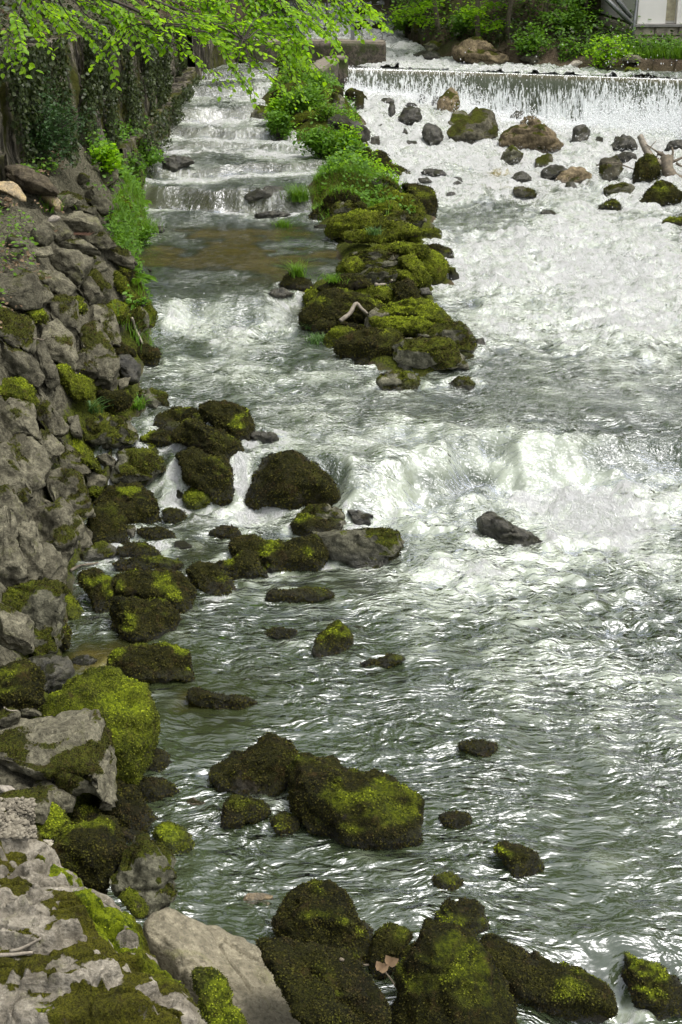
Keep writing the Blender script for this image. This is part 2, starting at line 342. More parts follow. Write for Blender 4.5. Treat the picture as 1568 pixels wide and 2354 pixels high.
qi = upm.ravel()[f]; keep = ~((qi.any(1)) & (~qi.all(1)))
yq = Y.ravel()[f].mean(1); keep &= ~((Y.ravel()[f].min(1) < 45.2) & (Y.ravel()[f].max(1) > 45.2) & (X.ravel()[f].max(1) < -.6))
for (yc, a, b, wd) in CHS[1:]:
    yy = Y + .35 * n2(X, Y * 0, .7, .1, 2, 5) + .5 * np.sin(X * .9 + yc) - yc; inch = sst(.4, -.2, X - np.interp(Y, il[:, 0], (il[:, 1] + ir[:, 1]) / 2))
    fo = fo + inch * (1.15 * np.exp(-((yy + .62) / .30) ** 2) + .25 * np.exp(-((yy + 1.2) / .5) ** 2)) * (b - a > .05)
aer_ = blobs([(1350, 1450, 420, 260, .38), (1400, 850, 420, 220, .42), (1150, 1010, 380, 120, .25), (1500, 1780, 260, 260, .26), (620, 880, 320, 150, .12), (500, 300, 170, 150, .22), (1150, 1700, 250, 250, .10), (900, 1400, 250, 120, .15)], X, Y)
Z = Z + .10 * n2(X, Y, 1.6, 1.3, 3, 67) * np.exp(-((Y - 14.6) / .9) ** 2) * sst(-.3, .6, X)
foam_a = np.clip(np.minimum(fo, .95) + .38 * med + .45 * n2(X, Y, .7, .5, 4, 66) * (fo > .05) + dr_ * .10 * (Y > 18), 0, 1.3)
me = mesh_np('river_water', np.stack([X, Y, Z], -1).reshape(-1, 3), f[keep], True, {'foam': foam_a.ravel(), 'shal': calm.ravel(), 'steep': (dr_ * (X < np.interp(Y, il[:, 0], (il[:, 1] + ir[:, 1]) / 2)) * (Y > 24)).ravel(), 'aer': aer_.ravel() * .6})
def watermat():
    m = NT('river_water'); p = m.pos(); fm = m.attr('foam'); shl = m.attr('shal')
    warp = m.n('VectorMath', {0: p, 1: m.n('VectorMath', {0: m.n('TexNoise', {'Vector': p, 'Scale': .9, 'Detail': 2}).outputs[1], 'Scale': .55}, operation='SCALE').outputs[0]}, operation='ADD').outputs[0]
    q = m.n('Mapping', {'Vector': warp, 'Scale': (.75, 1.7, 1)}).outputs[0]
    q2 = m.n('Mapping', {'Vector': warp, 'Scale': (.8, 1.75, .5), 'Rotation': (0, 0, .18)}).outputs[0]
    a = m.noise(q, 2.6, 2, .45); fast = m.ramp(m.n('SeparateXYZ', {0: p}).outputs[1], 10.5, 16); b = m.n('Mix', {0: fast, 2: m.noise(q2, 6.6, 2, .5, .5), 3: m.noise(q2, 12.5, 3, .6, .6)}).outputs[0]; d = m.noise(q2, 19, 2, .5, .3)
    hh = m.math('ADD', m.math('MULTIPLY', a, .60), m.math('ADD', m.math('MULTIPLY', b, .55), m.math('MULTIPLY', d, .13)))
    st = m.math('MULTIPLY', m.ramp(shl, 0, 1, .80, .36), m.ramp(m.noise(m.n('Mapping', {'Vector': warp, 'Scale': (1.3, .45, .1)}).outputs[0], 1, 3), .35, .65, .45, 1.1))
    nrm = m.n('Bump', {'Height': hh, 'Strength': st, 'Distance': .19}).outputs[0]
    # foam pattern: lacy streaks plus solid white where strong
    fr = m.n('Mapping', {'Vector': warp, 'Scale': (1, .8, .35)}).outputs[0]
    n_a = m.noise(fr, 4.2, 9, .72, .8); n_b = m.noise(fr, 17, 7, .75, .5)
    pat = m.math('ADD', m.math('MULTIPLY', n_a, .55), m.math('MULTIPLY', n_b, .45))
    thr = m.math('ADD', pat, m.math('MULTIPLY', m.math('SUBTRACT', fm, .62), .30))
    stp = m.attr('steep'); thr = m.math('ADD', thr, m.math('MULTIPLY', m.math('SUBTRACT', m.noise(m.n('Mapping', {'Vector': p, 'Scale': (16, 2.0, 2)}).outputs[0], 1, 4, .6), .53), m.math('MULTIPLY', stp, .8)))
    foam = m.math('MULTIPLY', m.ramp(thr, .50, .66), m.ramp(fm, .02, .9, .55, .96))
    aer = m.ramp(m.math('ADD', m.math('ADD', m.math('ADD', fm, m.attr('aer')), m.math('MULTIPLY', m.math('SUBTRACT', m.noise(p, .55, 3), .5), .9)), m.math('MULTIPLY', m.math('SUBTRACT', a, .5), .6)), .16, 1.0)
    body = m.mixc(aer, (.040, .054, .026), (.33, .365, .285))
    body = m.mixc(m.math('MULTIPLY', stp, .6), body, (.075, .07, .045))
    olive = m.mixc(shl, body, m.mixc(m.ramp(shl, .55, 1.), (.038, .046, .010), (.20, .165, .04)))
    diff = m.n('BsdfDiffuse', {'Color': olive})
    tr = m.n('BsdfTransparent', {'Color': (.42, .40, .17, 1)})
    tfac = m.math('MULTIPLY', m.ramp(shl, .1, .9, .12, .72), m.math('SUBTRACT', 1, aer))
    und = m.n('MixShader', {0: tfac, 1: diff.outputs[0], 2: tr.outputs[0]})
    gl = m.n('BsdfGlossy', {'Color': (.93, .95, 1, 1), 'Roughness': .14, 'Normal': nrm})
    fre = m.n('Fresnel', {'IOR': 1.36, 'Normal': nrm}).outputs[0]
    wt = m.n('MixShader', {0: m.math('MULTIPLY', fre, m.ramp(shl, 0, .9, 3.9, 1.2), True), 1: und.outputs[0], 2: gl.outputs[0]})
    fb = m.n('Bump', {'Height': m.math('ADD', n_b, n_a), 'Strength': 1.0, 'Distance': .2}).outputs[0]
    fcol = m.mixc(m.ramp(m.math('ADD', m.math('MULTIPLY', n_a, .5), m.math('MULTIPLY', n_b, .5)), .40, .56), (.58, .62, .56), (.87, .88, .87))
    wf = m.n('BsdfPrincipled', {'Base Color': fcol, 'Roughness': .55, 'Normal': fb, 'Subsurface Weight': 0})
    return m.surf(m.n('MixShader', {0: foam, 1: wt.outputs[0], 2: wf.outputs[0]}).outputs[0])
MAT['water'] = watermat()
RIV = (X, Y, Z, foam_a); river = link('river_water', me, MAT['water'], kind='structure')
# ---------------------------------------------------------------- weir: masonry body, falling sheet, spray
xl = np.linspace(-.1, 24, 400); yl = lip(xl)
def strip(profile, xs_, ysf):
    V = []; n_ = len(profile)
    for k, (dy, z_) in enumerate(profile):
        zz = z_(xs_) if callable(z_) else np.full(len(xs_), z_)
        V.append(np.stack([xs_, ysf(xs_) + dy, zz], 1))
    V = np.concatenate(V); k = len(xs_); i = np.arange(n_ * k).reshape(n_, k)
    f_ = np.stack([i[:-1, :-1], i[:-1, 1:], i[1:, 1:], i[1:, :-1]], -1).reshape(-1, 4); return V, f_
wr = empty('weir', (5, 43, 0), label='long low weir across the river with a curtain of water pouring over it', cat='weir')
V, f_ = strip([(-.02, .2), (-.02, 1.70), (.05, 1.72), (.9, 1.70), (.9, .8)], xl, lip)
V -= np.array([5, 43, 0]); me = mesh_np('sill', V, f_, False); link('sill', me, simple('weir_masonry', (.10, .09, .04), .5, .4, 3), wr)
T = np.linspace(0, 1, 26)
prof = [(.35, 1.915), (.12, 1.905)] + [(-.02 - .50 * t, (lambda t: (lambda q: 1.90 - (1.90 - water(q, lip(q) - .6) + .05) * (t ** 1.8 if t > 0 else 0)))(t)) for t in T]
V, f_ = strip(prof, np.linspace(.1, 24, 900), lip)
V[:, 1] += .05 * n2(V[:, 0], V[:, 2] * 0, 3, 1, 3, 71) * (1.95 - V[:, 2]); V -= np.array([5, 43, 0])
m = NT('falling_water'); p = m.pos(); zc = m.n('SeparateXYZ', {0: p}).outputs[2]
q = m.n('Mapping', {'Vector': p, 'Scale': (13, 3, 1.7)}).outputs[0]; q3 = m.n('Mapping', {'Vector': p, 'Scale': (26, 8, 5)}).outputs[0]
pa = m.math('ADD', m.math('MULTIPLY', m.noise(q, 1, 6, .7, .6), .5), m.math('MULTIPLY', m.noise(q3, 1, 5, .7, .3), .5))
pa = m.math('ADD', pa, m.math('MULTIPLY', m.math('SUBTRACT', m.noise(m.n('Mapping', {'Vector': p, 'Scale': (1.1, .3, .5)}).outputs[0], 1, 4), .5), .28)); lowr = m.ramp(zc, 1.90, 1.2, -.012, .07); pa = m.math('ADD', pa, lowr)
foam = m.ramp(pa, .50, .60)
cl = m.mixc(m.ramp(zc, 1.93, 1.7), (.10, .085, .03), (.085, .10, .065))
und = m.n('MixShader', {0: .25, 1: m.n('BsdfDiffuse', {'Color': cl}).outputs[0], 2: m.n('BsdfTransparent', {'Color': (.6, .65, .5, 1)}).outputs[0]})
gl = m.n('BsdfGlossy', {'Roughness': .15, 'Normal': m.bump(pa, .8, .08)}); wt = m.n('MixShader', {0: m.n('Fresnel', {'IOR': 1.33}).outputs[0], 1: und.outputs[0], 2: gl.outputs[0]})
MAT['fall'] = m.surf(m.n('MixShader', {0: m.math('MULTIPLY', foam, .85), 1: wt.outputs[0], 2: m.n('BsdfDiffuse', {'Color': (.8, .83, .82, 1)}).outputs[0]}).outputs[0])
me = mesh_np('water_curtain', V, f_); link('water_curtain', me, MAT['fall'], wr)
OCT = np.array([[1,0,0],[-1,0,0],[0,1,0],[0,-1,0],[0,0,1],[0,0,-1]], float); OF = np.array([[0,2,4],[2,1,4],[1,3,4],[3,0,4],[2,0,5],[1,2,5],[3,1,5],[0,3,5]])
def octas(P, s_, st=1.0):
    n_ = len(P); V = P[:, None] + OCT[None] * (np.asarray(s_)[:, None, None] * np.array([1, 1, st])); f_ = OF[None] + 6 * np.arange(n_)[:, None, None]
    return V.reshape(-1, 3), f_.reshape(-1, 3)
m = NT('white_spray'); MAT['spray'] = m.surf(m.n('MixShader', {0: .55, 1: m.n('BsdfDiffuse', {'Color': (.9, .92, .93, 1)}).outputs[0], 2: m.n('BsdfTransparent', {}).outputs[0]}).outputs[0])
n_ = 60000; sx = rng.uniform(.1, 14, n_); dy = -rng.gamma(2.0, .45, n_) - .1; sy = lip(sx) + dy
amp = sst(.5, 6, sx) * .8 + .35; cl = np.clip(n2(sx, sy, .8, .8, 3, 77) + .55, .05, 1.2)
sz = water(sx, sy) + rng.exponential(.34, n_) * amp * cl
P = np.stack([sx, sy, sz], 1); V, f_ = octas(P, rng.uniform(.006, .019, n_), 1.5)
link('weir_spray', mesh_np('weir_spray', V, f_, False), MAT['spray'], label='white spray and droplets flung up at the foot of the weir', cat='spray', kind='stuff')
# splashes over the white water
n_ = 26000; sx = rng.uniform(-5, 10, n_); sy = rng.uniform(12.5, 40, n_); fo_ = blobs(FOAM, sx, sy); k = (fo_ > rng.uniform(.45, 1.5, n_)) & (sy < lip(sx) - .5)
sx, sy = sx[k], sy[k]; sz = water(sx, sy) + .03 + rng.exponential(.05, len(sx)); V, f_ = octas(np.stack([sx, sy, sz], 1), rng.uniform(.003, .010, len(sx)), 1.2)
link('water_splashes', mesh_np('water_splashes', V, f_, False), MAT['spray'], label='drops and froth tossed above the white rapids', cat='splashes', kind='stuff')
def unit(a): return a / (np.linalg.norm(a, axis=-1, keepdims=True) + 1e-9)
LT = np.array([[0, 0, 0], [.30, .26, .07], [.27, .66, .07], [0, 1, -.06], [-.27, .66, .07], [-.30, .26, .07]]); LF = np.array([[0, 1, 2, 3], [0, 3, 4, 5]])
def leaves(P, D, N, S, wid=1.0, r_=None):
    D = unit(D); N = unit(N - (N * D).sum(1, keepdims=True) * D); X_ = np.cross(D, N); S = (np.ones(len(P)) * np.asarray(S))[:, None, None]
    V = P[:, None] + S * (X_[:, None] * LT[None, :, :1] * wid + D[:, None] * LT[None, :, 1:2] + N[:, None] * LT[None, :, 2:])
    f_ = LF[None] + 6 * np.arange(len(P))[:, None, None]; return V.reshape(-1, 3), f_.reshape(-1, 4)
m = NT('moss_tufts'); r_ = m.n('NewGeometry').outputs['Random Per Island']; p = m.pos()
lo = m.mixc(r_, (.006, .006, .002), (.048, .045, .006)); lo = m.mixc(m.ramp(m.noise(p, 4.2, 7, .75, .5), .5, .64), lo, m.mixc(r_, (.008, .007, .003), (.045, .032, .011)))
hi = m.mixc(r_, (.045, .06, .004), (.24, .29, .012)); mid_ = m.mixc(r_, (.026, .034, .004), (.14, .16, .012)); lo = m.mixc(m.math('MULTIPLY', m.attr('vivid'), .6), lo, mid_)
MAT['moss'] = m.surf(m.n('BsdfPrincipled', {'Base Color': m.mixc(m.ramp(m.attr('lush_toplit'), .05, .8), lo, hi), 'Roughness': .9, 'Specular IOR Level': .15}).outputs[0])  # brighter tufts where top light is painted into the moss
MAT['ledge'] = rockmat('ledge_limestone', (.30, .275, .22), (.14, .125, .095), (.11, .105, .010), (.040, .036, .006))
# ---------------------------------------------------------------- rocks
# each line:  kind ; landmark name (or blank) ; label (or blank) ; outline corners in the crop named by the table
def table(ox, oy, sc, txt, mode):
    out = []
    for ln in txt.strip().splitlines():
        k, short, lab, pts = [s.strip() for s in ln.split(';')]
        q = np.array([[float(c) for c in pr.split(',')] for pr in pts.split()])
        q = (np.array([ox, oy]) + q * sc) * (1568 / 2729)
        md = mode
        if len(k) > 1: md = k[1]; k = k[0]
        out.append(dict(kind=k, short=short, label=lab, pts=q, mode=md))
    return out
ROCKS = []
ROCKS += table(0, 1500, .7015, '''
g;dark slanting slab;dark slanting slab leaning below the vivid moss cushion at the left edge;150,20 190,50 290,200 375,290 360,320 300,330 220,230 190,130
M;vivid moss cushion;rock capped by the brightest green moss cushion, on the left edge of the bank;-40,60 10,35 60,20 130,15 180,60 190,120 215,190 150,180 60,150 -30,120
g;;;-30,150 70,165 150,180 200,230 225,320 180,360 100,350 30,330 -30,290
g;;;210,320 290,340 355,390 350,450 280,480 250,440
g;;;100,350 190,370 240,450 270,540 230,590 170,530 90,460 60,390
g;;;340,370 430,430 500,480 505,540 440,570 360,530 350,450
M;;;370,370 440,370 500,430 540,500 590,560 560,570 500,490 430,430
g;;;-30,390 60,400 110,470 180,560 230,640 180,660 100,600 30,500 -30,480
g;overhanging grey block;big grey overhanging block with dark hollows under its right side;240,590 330,570 430,590 470,680 500,790 510,900 470,980 430,900 400,780 350,740 250,720 190,660
g;upright fissured block;upright grey block split by vertical fissures in the bank;160,770 270,740 380,745 410,830 445,950 450,1060 400,1100 340,1020 260,970 200,910 165,840
g;;;-30,490 60,520 130,600 180,680 170,740 120,740 60,660 -30,620
g;;;-30,650 50,690 110,760 150,850 120,880 50,830 -30,790
g;;;40,870 130,860 190,930 240,1040 230,1120 150,1180 100,1150 70,1050 30,950
g;;;210,980 290,985 350,1030 360,1150 350,1220 270,1220 190,1180 240,1100
g;;;-40,790 30,870 70,1000 130,1120 140,1190 60,1220 -40,1230
h;moss rimmed block;grey block with a bright moss rim and rusty green stained face;60,1230 130,1210 220,1200 310,1270 330,1400 300,1540 230,1568 150,1450 90,1330 40,1290
g;;;-30,1310 50,1320 130,1390 180,1480 170,1540 80,1568 -30,1530
M;;;350,1220 400,1260 460,1350 470,1450 410,1420 340,1330
m;;;320,1380 370,1400 400,1470 400,1568 310,1568 300,1480
hw;;;450,250 530,228 640,222 700,250 780,270 790,350 740,400 600,400 500,370 450,310
mw;;;570,100 680,85 740,90 760,150 720,190 620,180 580,140
hw;;;740,90 860,85 930,110 970,160 940,190 840,200 760,160
mw;;;880,290 910,220 990,180 1090,185 1130,210 1100,250 1000,270 940,300
mw;far cube shaped boulder;dark mossy boulder like a rounded cube, farthest of the heap and washed by the current;1140,180 1200,160 1330,155 1400,190 1440,280 1450,310 1400,380 1290,370 1240,290 1160,220
hw;;;1100,205 1160,215 1220,250 1260,300 1180,300 1120,250
gw;;;920,290 960,265 1010,265 1030,300 980,320 930,320
mw;long sloping boulder;long mossy boulder sloping down to the right with a bright moss flank;1010,290 1080,255 1140,260 1240,310 1320,360 1370,420 1405,470 1340,505 1220,460 1100,400 1020,350
mw;;;810,370 880,325 960,320 1010,340 1020,390 980,420 880,390
hw;bald cheeked boulder;large rounded boulder, moss on its left half and bare grey on its right cheek;640,500 700,440 760,400 860,395 960,430 1030,490 1050,560 980,600 920,660 800,650 680,620 610,580
mw;chute side boulder;brown mossy boulder on the left side of the little water chute;1020,460 1080,420 1180,410 1270,460 1320,530 1330,590 1335,700 1280,720 1180,650 1060,590 1040,520
gw;;;550,455 620,445 665,470 640,520 570,500
gw;;;640,440 690,390 740,395 740,430 680,460
Mw;;;1050,720 1080,660 1150,630 1210,650 1240,700 1200,740 1120,755
kw;;;980,640 1040,625 1060,660 1040,700 990,710
mw;humped moss boulder;humped boulder fully covered with olive moss, in the middle of the heap;540,700 600,650 700,630 790,640 860,690 920,770 930,830 880,860 760,840 660,800 580,750
mw;;;500,780 560,740 640,730 690,780 710,850 730,950 660,970 560,950 510,880
gb;;;500,570 550,555 600,600 590,640 510,640
Mb;;;490,660 530,635 610,640 620,680 560,700
gw;;;705,860 760,855 775,900 750,930 715,910
hw;;;460,1010 480,960 560,950 640,960 670,1010 640,1060 540,1070 470,1050
mw;;;665,990 740,960 830,955 910,1000 920,1040 780,1040 690,1030
mw;;;650,1060 760,1040 880,1040 1000,1050 1040,1080 1030,1110 850,1120 700,1110
mw;creased moss boulder;broad dark boulder with creased moss and a pale chip on top;640,1170 720,1140 900,1110 1010,1110 1080,1160 1110,1230 1100,1310 1060,1340 900,1300 760,1260 670,1230
mw;;;460,1110 540,1100 590,1140 640,1160 660,1250 640,1340 570,1340 520,1220 470,1170
mw;;;1060,1110 1130,1080 1220,1090 1300,1150 1335,1200 1290,1240 1160,1230 1090,1180
mw;;;1230,1090 1320,1050 1400,1005 1460,1020 1510,1080 1530,1130 1470,1160 1330,1160 1280,1140
mw;loaf shaped boulder;loaf shaped boulder with brown moss beside the shallow backwater;620,1310 660,1275 800,1275 930,1290 990,1340 1015,1400 980,1480 860,1510 740,1480 650,1430
mw;;;930,770 1010,760 1060,800 1000,840 940,820
mw;;;780,880 860,865 1000,890 990,930 850,940
mw;;;990,950 1050,940 1090,970 1060,1000 990,1000
mw;;;1200,890 1270,860 1340,870 1380,910 1300,930 1210,920
gb;;;430,240 450,300 470,360 420,340 390,270
''', 'b')
ROCKS += table(900, 1500, .6378, '''
m;black triangular boulder;large black triangular boulder standing in the current beside the chute;140,620 160,580 260,520 340,485 390,480 450,520 560,600 680,680 740,730 745,780 640,810 480,820 300,800 150,785
h;;;460,860 560,820 680,825 740,840 780,900 800,940 720,960 640,900 560,880
m;;;420,910 490,885 600,890 650,930 720,960 640,1000 520,1005 430,985
k;;;770,850 830,845 880,890 930,890 900,930 820,930 780,910
h;wet topped boulder;long mossy boulder with a wet pale top, its tip touching the foam;550,1010 650,990 780,960 900,970 1000,1010 1080,1070 1125,1120 1125,1190 1000,1180 850,1180 700,1130 640,1090 600,1060
m;saddle backed boulder;saddle backed brown mossy boulder left of the wet topped one;30,1080 130,1035 240,1025 330,1050 420,1065 520,1020 600,1030 645,1110 600,1180 520,1220 380,1210 250,1180 130,1120
m;;;260,1370 330,1345 460,1350 580,1335 680,1360 640,1400 500,1415 340,1405
k;;;150,370 200,350 300,370 340,400 300,420 200,410
''', 'w')
ROCKS += table(1729, 1600, .6378, '''
k;drowned dark rock;dark drowned rock with white water pouring over its shoulder;290,740 360,705 450,750 560,810 650,860 700,900 600,915 450,900 350,870 290,800
''', 'w')
ROCKS += table(700, 2400, .6378, '''
m;small pointed rock;small pointed mossy rock standing alone in open water;870,310 890,250 960,180 1010,145 1060,155 1090,200 1105,260 1050,310 960,350 880,340
m;;low weedy rock barely breaking the surface, left of the small pointed rock;560,200 630,175 750,190 760,220 660,245 580,230
m;;thin weedy ridge just breaking the water, right of the small pointed rock;1170,395 1280,370 1370,345 1430,345 1445,375 1370,400 1230,415
m;long low rock;long low black rock with one bright moss patch, near the hero boulder;90,570 180,565 260,595 350,605 440,620 500,655 460,685 320,690 200,660 110,610
m;peaked twin boulder;peaked mossy boulder, left one of the pair out in the near water;230,1080 330,1020 480,960 580,890 650,875 720,885 770,950 770,1010 700,1100 640,1200 480,1210 350,1180 270,1140
m;whale backed boulder;biggest dark boulder out in the water, long and whale backed;700,1080 740,1000 830,985 950,1020 1070,1100 1180,1120 1290,1130 1400,1180 1480,1260 1530,1370 1400,1440 1240,1510 1060,1480 900,1400 760,1310 680,1220
m;;small black rock in front of the peaked twin boulder;300,1280 350,1240 450,1235 540,1260 590,1310 560,1350 430,1370 380,1420 310,1400
m;;little brown stone between the whale backed boulder and the small black rock;600,1370 680,1340 770,1360 780,1410 720,1460 660,1450
''', 'w')
ROCKS += table(1729, 2500, .6378, '''
m;;low rock glazed by a sheet of water, on the right of the open water;170,740 260,730 380,745 400,780 340,815 260,820 180,790
m;;little rock with water folding over it, right of the whale backed boulder;50,1200 150,1175 240,1200 240,1240 140,1270 60,1260
m;wedge shaped rock;wedge shaped mossy rock pointing upstream in the open water at lower right;400,1385 480,1410 580,1430 650,1450 700,1500 620,1550 520,1560 480,1480
''', 'w')
ROCKS += table(900, 3200, 1.1665, '''
m;domed boulder;domed boulder hung with dark moss at the bottom, beside the pale slab;180,410 220,340 290,305 370,310 430,370 480,430 510,480 495,560 400,550 290,530 215,510 200,450
y;;flat tan stone just under the water surface above the domed boulder;55,338 90,320 150,325 162,350 110,346
m;;rounded little rock in the water behind the shaggy bottom boulder;720,400 760,360 840,355 890,395 880,430 800,455 730,450
m;;flat weedy stone just under the surface, between wedge shaped and rounded rocks;715,260 770,250 820,280 790,310 730,300
m;;;510,480 560,440 640,450 600,490 560,560 520,590 500,540
m;shaggy bottom boulder;largest shaggy olive boulder at the bottom edge;590,510 640,470 700,450 790,470 870,510 930,590 970,680 975,740 960,900 560,900 575,720 620,640 590,580
m;;;200,530 240,515 380,545 480,590 550,650 560,740 500,790 400,690 300,600 220,560
m;bottom right ridge;long dark ridge rock with water spilling over its right end;870,490 950,500 1060,560 1180,600 1300,640 1320,700 1240,720 1100,710 980,650 920,580
m;;rounded dark rock right of the spilling water at the bottom right;1360,540 1420,530 1500,580 1568,640 1568,690 1480,715 1400,660
mb;;moss sheeted slope rock under the lower edge of the pale slab;110,490 200,545 300,600 400,680 480,768 380,800 320,780 250,680 200,600
''', 'w')
ROCKS += table(0, 3200, .7015, '''
s9;pale slab;big smooth pale slab leaning towards the water at the bottom edge;850,660 880,640 950,600 1030,640 1200,690 1350,750 1460,810 1568,900 1750,1080 1880,1320 1500,1400 1380,1240 1250,1080 1080,920 950,800 860,700
h9;layered ledge;huge layered ledge with mossy steps filling the bottom left corner;-200,250 0,230 130,240 330,340 430,400 500,450 530,510 680,560 790,660 850,750 1010,900 1120,1010 1180,1130 1380,1340 1380,1500 0,1500 -250,1400
Mb;;moss capped knob tucked behind the layered ledge beside the pale slab;680,545 730,525 790,545 830,600 840,660 800,660 740,610 690,570
mb;furry black boulder;black boulder furred with drooping moss behind the layered ledge;320,230 400,190 500,150 600,150 690,200 700,280 640,400 600,520 520,480 430,390 340,310
h;bald spotted boulder;mossy boulder with a bare grey spot, right of the furry black one;640,400 700,300 720,240 800,210 870,260 960,290 1010,360 1020,450 980,560 880,600 820,560 720,530 620,500
M;;;870,180 940,140 1000,140 1060,190 1100,240 1060,290 980,290 900,240
M2;;lump of vivid moss growing on the right edge of the layered ledge;1110,1010 1160,990 1260,1070 1330,1140 1310,1180 1400,1290 1350,1330 1200,1290 1150,1180
''', 'w')
ROCKS += table(0, 2500, .7015, '''
M;bright moss boulder;great round boulder draped with bright yellow green moss at the waterside;200,550 330,430 440,320 530,280 640,262 760,300 830,340 880,430 915,490 900,600 860,700 800,790 720,880 640,900 590,800 560,720 540,640 440,600 320,570
gb;pitted grey boulder;big pitted grey boulder with two moss patches on top, on the left edge;-60,640 0,610 60,570 150,545 250,555 380,600 490,650 550,740 570,860 590,930 550,990 480,960 380,920 250,900 100,930 30,870 -60,850
gb;;;20,990 80,960 200,955 260,1000 200,1100 110,1115 40,1060
gb;;;200,930 270,900 340,940 410,980 400,1020 320,1060 260,1000
Mb;;;155,1090 200,1060 290,1030 350,1060 390,1140 350,1210 220,1210 170,1150
mb;;;420,1060 500,1040 570,1070 600,1130 520,1160 430,1130
m;;;560,960 620,910 680,900 760,950 820,1030 900,1120 850,1180 740,1180 640,1120 550,1040
m;;;750,900 800,875 900,880 990,910 1040,950 980,990 880,990 800,960
m;;;790,760 860,710 950,740 990,790 970,830 860,840 780,810
m;moss saddled boulder;dark boulder with a bright moss saddle, beyond the bright moss boulder;630,220 660,150 740,135 880,130 960,125 1040,160 1100,270 1050,310 900,330 740,310 640,270
mb;;;-30,270 60,215 140,210 200,270 240,350 250,440 180,470 60,470 -30,440
kb;;;160,200 220,180 320,175 390,180 415,260 370,360 300,390 240,340 200,260
k;;low wet stone in the shallow backwater;410,190 490,170 550,200 520,235 430,235
wb;;white limestone chip wedged between dark mossy boulders;615,1125 660,1130 710,1180 690,1205 640,1180
wb;;flat white chip against the edge of the layered ledge;240,1225 325,1230 310,1265 270,1260
gb;;;110,475 150,460 225,490 200,515 130,505
gb;;;-20,490 60,480 110,500 100,550 40,580 -20,560
wb;;;-20,915 70,920 90,940 60,960 10,950
gb;;;-20,1040 30,1050 50,1100 30,1140 -20,1140
t;;;1050,1010 1100,990 1170,1010 1120,1040 1060,1040
mb;;;600,1130 700,1150 800,1180 860,1220 760,1240 660,1210
mb;;;560,780 640,800 720,880 640,930 580,900
''', 'w')
